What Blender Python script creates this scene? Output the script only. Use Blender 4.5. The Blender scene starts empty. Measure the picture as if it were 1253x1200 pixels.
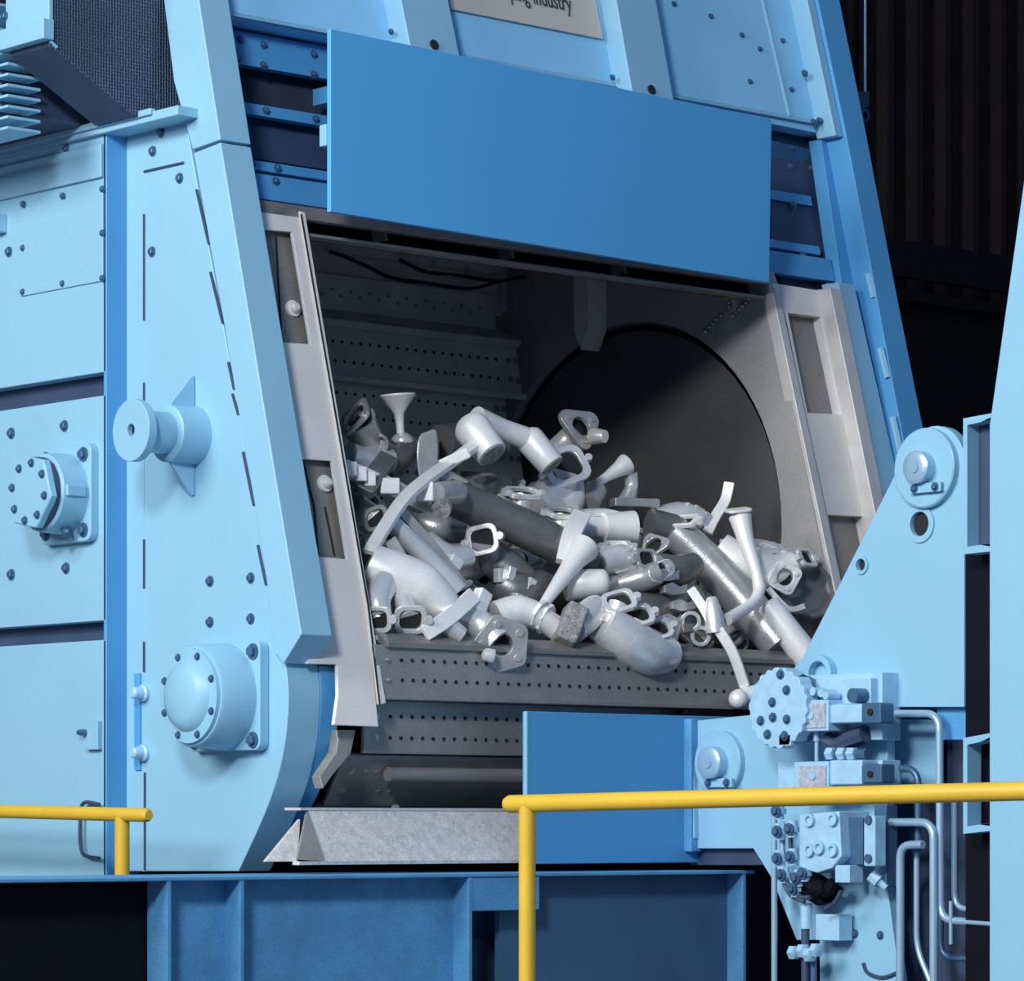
import bpy, bmesh, math, random
from mathutils import Vector as V, Matrix
random.seed(7)
S = bpy.context.scene
COL = S.collection

# ------------------------------------------------------------------ camera
FPX, CXP, YHP = 4476.0, 627.0, 1010.0          # focal length, principal x, horizon row (1253x1200 frame)
ANG = math.radians(41.8)                        # angle of the machine front to the picture plane
RT = V((math.cos(ANG), -math.sin(ANG), 0)); FW = V((math.sin(ANG), math.cos(ANG), 0)); UP = V((0, 0, 1))
CAM = -FW * (FPX * .0024) - RT * ((290 - CXP) * .0024) + UP * ((1065 - YHP) * .0024)
cd = bpy.data.cameras.new('camera'); co = bpy.data.objects.new('camera', cd); COL.objects.link(co)
co.location = CAM; co.rotation_euler = (math.pi / 2, 0, -ANG)
cd.sensor_fit = 'HORIZONTAL'; cd.sensor_width = 36; cd.lens = FPX / 1253 * 36
cd.shift_y = (YHP - 600) / 1253; cd.shift_x = 0; cd.clip_end = 200
S.camera = co

# ------------------------------------------------------------------ world, lights, exposure
w = bpy.data.worlds.new('hall_light'); S.world = w; w.use_nodes = True
w.node_tree.nodes['Background'].inputs[0].default_value = (.34, .59, 1, 1)
w.node_tree.nodes['Background'].inputs[1].default_value = .22
def area(name, loc, target, sx, sy, power, col=(1, 1, 1)):
    d = bpy.data.lights.new(name, 'AREA'); d.shape = 'RECTANGLE'; d.size = sx; d.size_y = sy; d.energy = power; d.color = col
    o = bpy.data.objects.new(name, d); COL.objects.link(o); o.location = loc
    o.rotation_euler = (V(target) - V(loc)).to_track_quat('-Z', 'Y').to_euler()
    return o
area('hall_window_light', (-10.5, -.6, 5.4), (.2, 0, .6), 4.5, 4.5, 970, (1, .985, .93))
area('front_fill', (-6.6, -5.4, 4.7), (1.2, 0, 1.0), 1.2, 1.2, 440, (.93, .97, 1))  # added front fill, brightens castings and chamber; no lamp known there
S.view_settings.view_transform = 'Standard'; S.view_settings.look = 'None'
S.view_settings.exposure = .27; S.view_settings.gamma = 1; S.view_settings.use_curve_mapping = False

# ------------------------------------------------------------------ survey helpers: a sight line met with a real plane
def ray(px, py): return RT * ((px - CXP) / FPX) + UP * ((YHP - py) / FPX) + FW
def onX(px, py, X):
    d = ray(px, py); return CAM + d * ((X - CAM.x) / d.x)
def onY(px, py, Y):
    d = ray(px, py); return CAM + d * ((Y - CAM.y) / d.y)
_a, _b = onX(268, 168, 0), onX(369, 774, 0)
LEAN = (_a.y - _b.y) / (_a.z - _b.z)            # the opening leans back
def fy(z): return _a.y + LEAN * (z - _a.z)
def onF(px, py, off=0):
    d = ray(px, py); t = (_a.y + off + LEAN * (CAM.z - _a.z) - CAM.y) / (d.y - LEAN * d.z)
    return CAM + d * t
def dv(r, u, t): return (RT * r + UP * u - FW * t).normalized()   # right, up, towards the viewer's side
def cr(pts, n=5):                                # smooth curve through points
    out = []
    for i in range(len(pts) - 1):
        p0 = pts[max(i - 1, 0)]; p1 = pts[i]; p2 = pts[i + 1]; p3 = pts[min(i + 2, len(pts) - 1)]
        for k in range(n):
            t = k / n
            out.append(.5 * ((2 * p1) + (p2 - p0) * t + (2 * p0 - 5 * p1 + 4 * p2 - p3) * t * t + (3 * p1 - p0 - 3 * p2 + p3) * t ** 3))
    out.append(pts[-1]); return out
def frame(n):
    n = n.normalized(); h = UP if abs(n.z) < .9 else V((1, 0, 0))
    u = h.cross(n).normalized(); return u, n.cross(u).normalized(), n

# ------------------------------------------------------------------ materials
def mat(name, col, rough=.5, metal=0, var=.12, scale=6, bump=.0, bscale=60, fine=.06, spec=.5, dirt=None, coat=0):
    m = bpy.data.materials.new(name); m.use_nodes = True; nt = m.node_tree; N = nt.nodes; L = nt.links
    b = N['Principled BSDF']; b.inputs['Roughness'].default_value = rough; b.inputs['Metallic'].default_value = metal
    b.inputs['Specular IOR Level'].default_value = spec; b.inputs['Coat Weight'].default_value = coat
    tc = N.new('ShaderNodeTexCoord')
    n1 = N.new('ShaderNodeTexNoise'); n1.inputs['Scale'].default_value = scale; n1.inputs['Detail'].default_value = 6
    n2 = N.new('ShaderNodeTexNoise'); n2.inputs['Scale'].default_value = 190; n2.inputs['Detail'].default_value = 2
    L.new(tc.outputs['Object'], n1.inputs['Vector']); L.new(tc.outputs['Object'], n2.inputs['Vector'])
    mr = N.new('ShaderNodeMapRange'); mr.inputs[1].default_value = .22; mr.inputs[2].default_value = .75
    mr.inputs[3].default_value = 1 - var; mr.inputs[4].default_value = 1 + var; L.new(n1.outputs['Fac'], mr.inputs[0])
    mr2 = N.new('ShaderNodeMapRange'); mr2.inputs[1].default_value = .22; mr2.inputs[2].default_value = .75
    mr2.inputs[3].default_value = 1 - fine; mr2.inputs[4].default_value = 1 + fine; L.new(n2.outputs['Fac'], mr2.inputs[0])
    mu = N.new('ShaderNodeMath'); mu.operation = 'MULTIPLY'; L.new(mr.outputs[0], mu.inputs[0]); L.new(mr2.outputs[0], mu.inputs[1])
    mx = N.new('ShaderNodeVectorMath'); mx.operation = 'SCALE'; mx.inputs[0].default_value = col; L.new(mu.outputs[0], mx.inputs['Scale'])
    outc = mx.outputs[0]
    if dirt:
        n3 = N.new('ShaderNodeTexNoise'); n3.inputs['Scale'].default_value = 2.3; n3.inputs['Detail'].default_value = 9; n3.inputs['Roughness'].default_value = .7
        L.new(tc.outputs['Object'], n3.inputs['Vector'])
        r3 = N.new('ShaderNodeMapRange'); r3.inputs[1].default_value = .54; r3.inputs[2].default_value = .74; r3.inputs[4].default_value = dirt[1]
        L.new(n3.outputs['Fac'], r3.inputs[0])
        mm = N.new('ShaderNodeMix'); mm.data_type = 'RGBA'; L.new(r3.outputs[0], mm.inputs['Factor']); L.new(outc, mm.inputs[6]); mm.inputs[7].default_value = (*dirt[0], 1)
        outc = mm.outputs[2]
    L.new(outc, b.inputs['Base Color'])
    if bump:
        n4 = N.new('ShaderNodeTexNoise'); n4.inputs['Scale'].default_value = bscale; n4.inputs['Detail'].default_value = 5; L.new(tc.outputs['Object'], n4.inputs['Vector'])
        bp = N.new('ShaderNodeBump'); bp.inputs['Strength'].default_value = bump; bp.inputs['Distance'].default_value = .004
        L.new(n4.outputs['Fac'], bp.inputs['Height']); L.new(bp.outputs[0], b.inputs['Normal'])
    return m
M = dict(
    paint=mat('light_blue_paint', (.255, .50, .68), .42, var=.05, scale=2.2, bump=.05, bscale=40, dirt=((.16, .37, .58), .25)),
    blue=mat('medium_blue_paint', (.08, .32, .62), .5, var=.05, scale=3, bump=.04, bscale=50),
    web_shade=mat('shaded_web_blue', (.05, .125, .23), .6, var=.15, scale=6, bump=.1),  # base blue darkened: shade on the right web put into the colour
    house=mat('overhead_lit_blue', (.29, .63, .92), .5, var=.06, scale=4, bump=.06),  # paler blue: overhead light on the housing put into the colour
    base=mat('worn_blue_paint', (.085, .29, .54), .6, var=.2, scale=9, bump=.12, bscale=60, fine=.18),
    plate=mat('flat_blue_lacquer', (.09, .40, .78), .55, var=.02, scale=2, fine=.03),
    rubber=mat('dark_rubber_sheet', (.022, .03, .055), .75, var=.25, scale=8, bump=.1, dirt=((.06, .08, .12), .4)),
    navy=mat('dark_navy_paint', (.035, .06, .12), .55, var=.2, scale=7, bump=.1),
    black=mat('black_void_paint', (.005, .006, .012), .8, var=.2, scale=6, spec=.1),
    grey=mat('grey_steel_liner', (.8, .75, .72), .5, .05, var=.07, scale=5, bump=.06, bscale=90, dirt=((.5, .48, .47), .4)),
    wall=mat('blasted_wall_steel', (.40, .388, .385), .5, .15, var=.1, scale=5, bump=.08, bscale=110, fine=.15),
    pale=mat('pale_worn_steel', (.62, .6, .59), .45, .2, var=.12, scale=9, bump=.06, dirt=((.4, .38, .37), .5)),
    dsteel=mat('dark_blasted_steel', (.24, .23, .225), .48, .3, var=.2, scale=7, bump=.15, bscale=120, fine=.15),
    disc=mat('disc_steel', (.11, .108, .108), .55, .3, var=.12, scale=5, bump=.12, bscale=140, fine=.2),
    rear=mat('brightened_rear_steel', (.66, .64, .62), .5, .1, var=.18, scale=6, bump=.15, bscale=120, fine=.15),  # light put into the colour: paler than front slats for the dim chamber
    slat=mat('apron_slat_steel', (.3, .285, .28), .46, .35, var=.18, scale=6, bump=.15, bscale=120, fine=.15),
    hole=mat('hole_black', (.012, .012, .013), .8, var=.1),
    rivet=mat('bright_rivet_steel', (.42, .41, .41), .35, .7, var=.1),
    cast=mat('bright_casting', (.84, .83, .825), .27, .45, var=.12, scale=14, bump=.18, bscale=160, fine=.1),
    cast2=mat('grey_casting', (.54, .53, .53), .32, .5, var=.16, scale=14, bump=.2, bscale=150, fine=.12),
    cast3=mat('dark_casting', (.22, .215, .215), .36, .5, var=.2, scale=14, bump=.2, bscale=150, fine=.12),
    white=mat('white_casting', (.93, .915, .905), .4, .15, var=.06, scale=14, bump=.12, bscale=170, fine=.08),
    rough=mat('rough_broken_face', (.3, .29, .29), .7, .2, var=.5, scale=60, bump=.9, bscale=130, fine=.4),
    galv=mat('galvanised_tray', (.64, .62, .61), .5, .2, var=.18, scale=40, bump=.2, bscale=120, fine=.25),
    yellow=mat('yellow_rail_paint', (.62, .40, .03), .5, var=.06, scale=6, bump=.04, dirt=((.55, .34, .02), .3)),
    tube=mat('blue_grey_pipe', (.36, .55, .72), .32, .4, var=.06, scale=8),
    valve=mat('valve_light_blue', (.36, .6, .8), .4, .1, var=.1, scale=30, bump=.1, bscale=120),
    label=mat('worn_grey_label', (.42, .45, .54), .5, .2, var=.3, scale=60, fine=.2),
    bolt=mat('blue_bolt', (.07, .16, .28), .35, .4, var=.1, scale=30),
    sign=mat('sign_grey_board', (.6, .55, .5), .6, var=.04, scale=3, fine=.03),
    ink=mat('sign_ink', (.05, .05, .055), .7, var=.05),
    clad=mat('dark_cladding', (.012, .006, .007), .7, var=.4, scale=4, spec=.15),
    girder=mat('rusty_dark_girder', (.006, .004, .005), .75, var=.4, scale=9, spec=.1),
    floor=mat('hall_concrete', (.16, .16, .17), .8, var=.2, scale=3, bump=.2),
)
def mesh_mat():
    m = mat('perforated_guard_mesh', (.075, .125, .21), .5, .2, var=.25, scale=5)
    nt = m.node_tree; N = nt.nodes; L = nt.links; b = N['Principled BSDF']
    tc = N.new('ShaderNodeTexCoord'); vo = N.new('ShaderNodeTexVoronoi'); vo.inputs['Scale'].default_value = 100; vo.inputs['Randomness'].default_value = .15
    L.new(tc.outputs['Object'], vo.inputs['Vector'])
    mr = N.new('ShaderNodeMapRange'); mr.inputs[1].default_value = .22; mr.inputs[2].default_value = .5; L.new(vo.outputs['Distance'], mr.inputs[0])
    src = b.inputs['Base Color'].links[0].from_socket
    mx = N.new('ShaderNodeMix'); mx.data_type = 'RGBA'; mx.inputs[6].default_value = (.012, .016, .03, 1); L.new(mr.outputs[0], mx.inputs['Factor']); L.new(src, mx.inputs[7])
    L.new(mx.outputs[2], b.inputs['Base Color'])
    bp = N.new('ShaderNodeBump'); bp.inputs['Strength'].default_value = .8; bp.inputs['Distance'].default_value = .004; L.new(mr.outputs[0], bp.inputs['Height']); L.new(bp.outputs[0], b.inputs['Normal'])
    return m
M['mesh'] = mesh_mat()

# ------------------------------------------------------------------ mesh builder
def off(o):
    p = V((0, 0, 0))
    while o: p = p + o.location; o = o.parent
    return p
class MB:
    def __init__(s): s.bm = bmesh.new()
    def poly_prism(s, pts, vec, holes=()):
        bm = s.bm; vec = V(vec); loops = [list(pts)] + [list(h) for h in holes]
        for z in (V((0, 0, 0)), vec):
            es = []; fv = []
            for lp in loops:
                vs = [bm.verts.new(p + z) for p in lp]; fv.append(vs)
                es += [bm.edges.new((vs[i], vs[(i + 1) % len(vs)])) for i in range(len(vs))]
            if len(loops) == 1: bm.faces.new(fv[0])
            else: bmesh.ops.triangle_fill(bm, edges=es, use_beauty=True)
            if z.length == 0: first = fv
        for a, b in zip(first, fv):
            for i in range(len(a)): bm.faces.new((a[i], a[(i + 1) % len(a)], b[(i + 1) % len(a)], b[i]))
        return s
    def box(s, c, sx, sy, sz, rot=None):
        mt = Matrix.Translation(V(c)) @ ((rot or Matrix.Identity(3)).to_4x4()) @ Matrix.Diagonal((sx, sy, sz, 1))
        bmesh.ops.create_cube(s.bm, size=1, matrix=mt); return s
    def box2(s, a, b):
        a, b = V(a), V(b); d = b - a; return s.box((a + b) / 2, abs(d.x), abs(d.y), abs(d.z))
    def rings(s, cs, us, vs, rs, n, caps=(True, True), shape=None):
        bm = s.bm; R = []
        for c, u, v, r in zip(cs, us, vs, rs):
            ring = []
            for k in range(n):
                a = 2 * math.pi * k / n; f = shape(a) if shape else 1
                ring.append(bm.verts.new(c + u * (math.cos(a) * r * f) + v * (math.sin(a) * r * f)))
            R.append(ring)
        for i in range(len(R) - 1):
            for k in range(n): bm.faces.new((R[i][k], R[i][(k + 1) % n], R[i + 1][(k + 1) % n], R[i + 1][k]))
        if caps[0]: bm.faces.new(R[0][::-1])
        if caps[1]: bm.faces.new(R[-1])
        return s
    def lathe(s, p0, d, prof, n=20, shape=None):            # prof: (distance along d, radius)
        u, v, d = frame(V(d)); m = len(prof)
        return s.rings([V(p0) + d * t for t, r in prof], [u] * m, [v] * m, [max(r, .0004) for t, r in prof], n, shape=shape)
    def tube(s, pts, rs, n=14, open0=False, open1=False):
        pts = list(pts); m = len(pts)
        if not isinstance(rs, (list, tuple)): rs = [rs] * m
        rs = list(rs); cs, us, vs, rr = [], [], [], []; u = None
        for i in range(m):
            t = (pts[min(i + 1, m - 1)] - pts[max(i - 1, 0)]).normalized()
            if u is None: u = frame(t)[0]
            u = (u - t * u.dot(t)).normalized(); v = t.cross(u)
            if i == 0 and open0:
                cs += [pts[0] + t * rs[0] * 1.2, pts[0]]; us += [u, u]; vs += [v, v]; rr += [rs[0] * .72, rs[0] * .72]
            cs.append(pts[i]); us.append(u); vs.append(v); rr.append(rs[i])
            if i == m - 1 and open1:
                cs += [pts[i], pts[i] - t * rs[i] * 1.2]; us += [u, u]; vs += [v, v]; rr += [rs[i] * .72, rs[i] * .72]
        return s.rings(cs, us, vs, rr, n)
    def ball(s, c, r, sc=(1, 1, 1)):
        bmesh.ops.create_uvsphere(s.bm, u_segments=14, v_segments=9, radius=r, matrix=Matrix.Translation(V(c)) @ Matrix.Diagonal((*sc, 1))); return s
    def build(s, name, m, parent=None, bevel=0, ang=38, kind=None):
        bm = s.bm
        if parent is None:
            xs = [v.co for v in bm.verts]; o_ = V((sum(v.x for v in xs) / len(xs), sum(v.y for v in xs) / len(xs), min(v.z for v in xs)))
        else: o_ = off(parent)
        bmesh.ops.recalc_face_normals(bm, faces=bm.faces[:])
        for v in bm.verts: v.co -= o_
        for f in bm.faces: f.smooth = True
        for e in bm.edges:
            if len(e.link_faces) == 2 and e.calc_face_angle(0) > math.radians(ang): e.smooth = False
        me = bpy.data.meshes.new(name); bm.to_mesh(me); bm.free(); me.materials.append(M[m])
        o = bpy.data.objects.new(name, me); COL.objects.link(o)
        if parent is None: o.location = o_
        else: o.parent = parent
        if bevel:
            b = o.modifiers.new('bevel', 'BEVEL'); b.width = bevel; b.segments = 2; b.limit_method = 'ANGLE'; b.angle_limit = math.radians(40); b.harden_normals = True
        if kind: o['kind'] = kind
        return o
def tag(o, label, cat, group=None):
    o['label'] = label; o['category'] = cat
    if group: o['group'] = group
    return o
def thing(name, loc, label, cat, group=None):
    o = bpy.data.objects.new(name, None); COL.objects.link(o); o.location = loc; o.empty_display_size = .05
    return tag(o, label, cat, group)
def lab(o, t): o['label'] = t; return o
_bm = {}
def bolt(parent, p, n, r=.012, m='bolt', name='bolt'):
    key = (round(r, 4), m, name)
    if key not in _bm:
        b = MB(); b.lathe((0, 0, 0), (0, 0, 1), [(-.002, r * 1.5), (r * .3, r * 1.5)], 12); b.lathe((0, 0, 0), (0, 0, 1), [(r * .3, r), (r * 1.05, r), (r * 1.2, r * .8)], 6)
        bm = b.bm; bmesh.ops.recalc_face_normals(bm, faces=bm.faces[:]); me = bpy.data.meshes.new(name); bm.to_mesh(me); bm.free(); me.materials.append(M[m]); _bm[key] = me
    o = bpy.data.objects.new(name, _bm[key]); COL.objects.link(o); o.parent = parent
    o.location = V(p) - off(parent); o.rotation_euler = V(n).to_track_quat('Z', 'Y').to_euler(); return o
NX, NY = V((-1, 0, 0)), V((0, -1, 0))
NF = V((0, -1, LEAN)).normalized()
def pX(pts, X): return [onX(a, b, X) for a, b in pts]
def pY(pts, Y): return [onY(a, b, Y) for a, b in pts]
def pF(pts, o=0): return [onF(a, b, o) for a, b in pts]
def circ(c, u, v, r, n=28, r2=None): return [c + u * (math.cos(2 * math.pi * k / n) * r) + v * (math.sin(2 * math.pi * k / n) * (r2 or r)) for k in range(n)]
YV, ZV, XV = V((0, 1, 0)), V((0, 0, 1)), V((1, 0, 0))

# ================================================================== SETTING
o = MB().box2((-14, -12, -1.55), (16, 14, -1.45)).build('floor', 'floor'); o['kind'] = 'structure'
wall = MB().box2((-10, 7.0, -1.45), (22, 7.15, 9)).build('wall_back', 'clad'); wall['kind'] = 'structure'
rib = None
for k in range(104):                              # trapezoid sheet ribs of the dark cladding
    x = -6.07 + k * .27
    if rib is None:
        rib = MB().poly_prism([V((x, 7.0, .9)), V((x + .04, 6.94, .9)), V((x + .1, 6.94, .9)), V((x + .14, 7.0, .9))], (0, 0, 7)).build('cladding_rib', 'clad', wall); x0 = x
    else:
        r2 = rib.copy(); COL.objects.link(r2); r2.parent = wall; r2.location = (x - x0, 0, 0)

# ================================================================== CABINET
cab = thing('blast_cabinet', (1.4, .8, 0), 'large light blue blasting machine cabinet with a leaning open front', 'machine')
# --- left side
crv = [(350, 815), (353, 845), (352, 880), (347, 920), (337, 960), (320, 1005), (292, 1066)]
crv3 = cr(pX(crv, 0), 4)
side = MB().poly_prism(pX([(153, 1066), (153, 162), (226, 140)], 0) + crv3, (.12, 0, 0)).build('side_plate', 'paint', cab, .004)
sc2 = MB().poly_prism(cr(pX([(391, 814), (393, 850), (391, 890), (383, 930), (368, 970), (345, 1012), (318, 1050)], .12), 4) + pX([(285, 1050), (340, 970), (368, 815)], .12), (.07, 0, 0)).build('curved_rim', 'blue', cab, .004)
seamU = [(149, -330), (197, -30), (213, 100), (232, 178)]
colU = MB().poly_prism(pX([(190, -330), (239, -30), (270, 171), (236, 183)] + seamU[::-1][1:], -.02), (.115, 0, 0)).build('corner_column', 'paint', cab, .004)
colL = MB().poly_prism(pX([(270, 174), (369, 776), (347, 812), (335, 797), (327, 715), (312, 618), (292, 504), (275, 400), (237, 187)], -.02), (.115, 0, 0)).build('corner_column', 'paint', cab, .004)
# weld stitches and slots along the column seam
for (a, b) in [((213, 45), (224, 110)), ((241, 232), (256, 298)), ((258, 333), (273, 395)), ((280, 443), (287, 476)), ((285, 482), (292, 507)), ((298, 553), (311, 618)), ((316, 667), (326, 715))]:
    MB().tube([onX(*a, -.004), onX(*b, -.004)], .0045, 6).build('seam_slot', 'navy', cab)
for (a, b) in [((177, 262), (177, 392)), ((177, 468), (177, 492)), ((177, 660), (177, 720)), ((177, 785), (177, 822)), ((178, 945), (178, 1064)), ((177, 210), (226, 199))]:
    MB().tube([onX(*a, -.001), onX(*b, -.001)], .0045, 6).build('seam_slot', 'navy', cab)
MB().tube(pX([(177, 1066), (177, 210), (228, 199)], 0), .0035, 6).build('seam_bead', 'paint', cab)
for p in [(198, 162), (188, 185), (221, 218), (187, 308), (258, 711), (308, 707), (258, 761), (308, 757)]:
    bolt(cab, onX(*p, 0), NX, .011)
# --- proud panels left of the step
XP = -.075; yc = onX(130, 600, XP).y
def zx(py, px=0, X=XP): return onX(px, py, X).z
zt, z1, z2, z3, z4 = zx(192), zx(487), zx(498), zx(776), zx(787)
MB().box2((XP, yc, z1 + .03), (.05, 2.3, zt)).build('side_panel', 'paint', cab, .003)
MB().box2((XP, yc, z3 + .02), (.05, 2.3, z2 - .012)).build('side_panel', 'paint', cab, .003)
MB().box2((XP, yc, -.9), (.05, 2.3, z4 - .01)).build('side_panel', 'paint', cab, .003)
MB().box2((XP + .05, yc + .015, -.9), (.05, 2.3, zt)).build('panel_backing', 'navy', cab)
MB().box2((XP, yc - .004, -.05), (.01, yc + .012, zt)).build('step_flange', 'blue', cab, .002)
MB().box2((XP - .012, yc + .01, zx(246)), (XP + .01, 2.3, zx(206))).build('upper_strip', 'paint', cab, .003)
cov = MB().box2((XP - .006, onX(128, 300, XP).y, zx(368)), (XP + .01, onX(27, 300, XP).y, zx(262))).build('access_cover', 'paint', cab, .002)
for a, b in [(85, 745), (230, 715), (375, 690), (85, 905), (375, 850), (85, 1065), (230, 1035), (375, 1015)]:
    bolt(cab, onX(a / 2.983, b / 2.983, XP - .006), NX, .007)
for p in [(12, 308), (2, 268)]: bolt(cab, onX(*p, XP), NX, .011)
MB().box2(onX(-6, 288, XP), onX(9, 262, XP) + V((-.03, 0, 0))).build('hinge', 'paint', cab, .003)
for p in [(15, 530), (80, 521), (15, 703), (82, 695)]: bolt(cab, onX(*p, XP), NX, .012)
bolt(cab, onX(82, 182, XP), NX, .009)
# ledge on top of the side
zl = zx(188, 0, -.1)
MB().box2((-.095, onX(216, 140, -.1).y, zl - .012), (0, 2.4, zl + .018)).build('ledge', 'paint', cab, .004)
MB().box2((-.105, onX(186, 140, -.1).y, zl + .006), (-.085, 2.4, zl + .026)).build('ledge_lip', 'paint', cab, .003)
MB().box2((-.05, .6, zl + .02), (.05, 2.36, 3.5)).build('upper_side_plate', 'navy', cab)
# latch, handle and hinge pins low on the side
lt = MB().poly_prism(pX([(114, 882), (120, 882), (120, 917), (104, 917), (104, 913), (114, 911)], XP - .018), (.02, 0, 0)).build('latch', 'paint', cab, .002)
MB().lathe(onX(105, 896, XP), NX, [(-.005, .01), (.02, .01), (.03, .006)], 10).build('latch_pin', 'bolt', lt)
MB().tube(cr(pX([(122, 984), (103, 982), (99, 1000), (99, 1032), (104, 1046), (122, 1050)], XP - .02), 4), .006, 8).build('door_handle', 'navy', cab)
for y in (848, 921):
    h = MB().lathe(onX(178, y, 0), NX, [(-.005, .026), (.012, .026), (.016, .02), (.045, .017), (.05, .012)], 16).build('hinge_pin', 'valve', cab)
MB().box2(onX(172, 942, -.006), onX(168, 824, .004)).build('hinge_strip', 'blue', cab)

# --- inside shell
XR = 2.335
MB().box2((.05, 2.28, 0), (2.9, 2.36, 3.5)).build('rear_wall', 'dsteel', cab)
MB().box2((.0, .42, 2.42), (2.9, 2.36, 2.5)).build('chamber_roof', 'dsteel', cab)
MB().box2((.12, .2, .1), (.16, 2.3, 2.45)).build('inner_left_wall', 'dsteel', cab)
dc = V((XR, .80, 1.14)); dR = .765
fr = [V((XR, fy(1.95) + .3, 2.42)), V((XR, fy(1.95) + .06, 1.95)), V((XR, fy(.2) + .06, .2))]
inner = MB().poly_prism([V((XR, 2.3, 2.42)), fr[0], fr[1], fr[2], V((XR, 2.3, .2))], (.05, 0, 0), holes=[circ(dc, YV, ZV, dR, 64)]).build('inner_right_wall', 'wall', cab)
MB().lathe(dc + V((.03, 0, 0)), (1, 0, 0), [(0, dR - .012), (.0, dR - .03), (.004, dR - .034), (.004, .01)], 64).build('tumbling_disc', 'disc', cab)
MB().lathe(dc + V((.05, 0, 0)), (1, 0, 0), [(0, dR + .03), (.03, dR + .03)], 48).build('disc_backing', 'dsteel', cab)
# stiffener and rear wall panels seen through the opening
b_ = onX(713, 425, XR - .1)
MB().poly_prism(pX([(702, 330), (720, 330), (720, 402), (711, 428), (702, 405)], XR - .09), (.09, 0, 0)).build('stiffener', 'grey', cab, .003)
MB().box2((.2, 1.46, 2.0), (XR, 1.5, 2.42)).build('rear_panel', 'rear', cab)
zr = onY(620, 382, 1.44).z
MB().box2((.2, 1.42, zr), (onY(622, 360, 1.42).x, 1.46, zr + .19)).build('rear_step', 'rear', cab, .004)
MB().box2((.2, 1.36, zr + .12), (onY(612, 340, 1.36).x, 1.42, zr + .3)).build('rear_step', 'rear', cab, .004)
for px in (612, 631): MB().tube([onY(px, 346, 1.35) + V((0, 0, random.uniform(-.004, .004))), onY(px, 379, 1.35)], .007, 6).build('weld_bead', 'rivet', cab)
for p, q in [((530, 318), (532, 328)), ((572, 326), (573, 337)), ((613, 331), (614, 343)), ((550, 337), (551, 342))]: MB().tube([onY(*p, 1.3), onY(*q, 1.3)], .006, 6).build('weld_bead', 'rivet', cab)
for ln in ([(404, 308), (425, 315), (450, 326), (480, 340), (520, 346), (575, 353), (612, 344), (660, 336)], [(490, 318), (520, 332), (560, 337), (612, 345)]):
    MB().tube(cr(pY(ln, 1.33), 4), .007, 6).build('cable', 'hole', cab)
chain = cr(pX([(893, 350), (890, 362), (893, 376), (880, 388), (868, 400), (858, 411)], XR - .01), 5)
for k in range(0, len(chain), 2): MB().ball(chain[k], random.uniform(.006, .011)).build('weld_spatter', 'rivet', cab)
for k in range(6): MB().ball(onX(917 - k * 4, 366 + k * 4, XR - .01), random.uniform(.006, .01)).build('weld_spatter', 'rivet', cab)

# --- lintel over the opening
def lint(o0, o1, y0, y1, name, m, bev=.003):
    a = onF(372, y0, o0); b = onF(372, y1, o0)
    MB().poly_prism([V((.13, fy(a.z) + o0, a.z)), V((2.34, fy(a.z) + o0, a.z)), V((2.34, fy(b.z) + o0, b.z)), V((.13, fy(b.z) + o0, b.z))], (0, o1 - o0, 0)).build(name, m, cab, bev); return a.z, b.z
lint(.06, .10, 252, 268, 'lintel_upper_flange', 'dsteel')
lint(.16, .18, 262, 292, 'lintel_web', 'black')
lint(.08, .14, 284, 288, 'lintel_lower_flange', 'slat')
for p in [(472, 294), (627, 315), (765, 334)]:
    q = onF(*p, .1); MB().poly_prism([q, q + V((.012, 0, 0)), q + V((.012, .015, .05)), q + V((0, .015, .05))], (0, .06, 0)).build('gusset', 'dsteel', cab)

# --- grey liners with pockets on both sides of the opening
lin = MB().poly_prism(pF([(300, 242), (368, 258), (449, 740), (464, 889), (409, 887), (414, 850), (413, 813), (376, 812), (395, 778)], .06), (0, .014, 0), holes=[pF([(313, 280), (358, 284), (381, 421), (336, 418)], .06), pF([(361, 561), (407, 564), (426, 684), (381, 680)], .06)]).build('door_liner', 'grey', cab, .003)
MB().poly_prism(pF([(305, 262), (370, 270), (440, 720), (375, 715)], .09), (0, .02, 0)).build('pocket_back', 'dsteel', cab)
for p in [(358, 378), (397, 592)]:
    MB().lathe(onF(*p, .09), NF, [(-.005, .026), (.008, .026), (.008, .018), (.02, .016), (.026, .01)], 16).build('pocket_boss', 'grey', cab)
for a, b in [((338, 290), (345, 412)), ((372, 566), (385, 620)), ((385, 620), (390, 678)), ((398, 620), (410, 680))]:
    MB().tube([onF(*a, .088), onF(*b, .088)], .003, 5).build('pocket_seam', 'hole', cab)
MB().poly_prism(pF([(368, 258), (374, 260), (473, 860), (466, 862), (449, 740)], .05), (0, .05, 0)).build('opening_rail', 'grey', cab, .002)
MB().tube([onF(369, 262, .048), onF(451, 740, .048), onF(465, 862, .048)], .0028, 5).build('rail_groove', 'hole', cab)
MB().poly_prism(pF([(946, 346), (1008, 356), (1088, 735), (1144, 1000), (1083, 1000), (1026, 735)], .06), (0, .05, 0), holes=[pF([(965, 383), (1005, 388), (1030, 507), (989, 505)], .06), pF([(1014, 630), (1057, 632), (1072, 712), (1030, 712)], .06)]).build('door_liner', 'grey', cab, .003)
MB().poly_prism(pF([(955, 370), (1010, 376), (1075, 725), (1028, 725)], .10), (0, .02, 0)).build('pocket_back', 'dsteel', cab)
MB().poly_prism(pF([(946, 358), (955, 360), (1035, 735), (1093, 1000), (1083, 1000), (1025, 735)], .045), (0, .05, 0)).build('opening_rail', 'pale', cab, .003)
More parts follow.
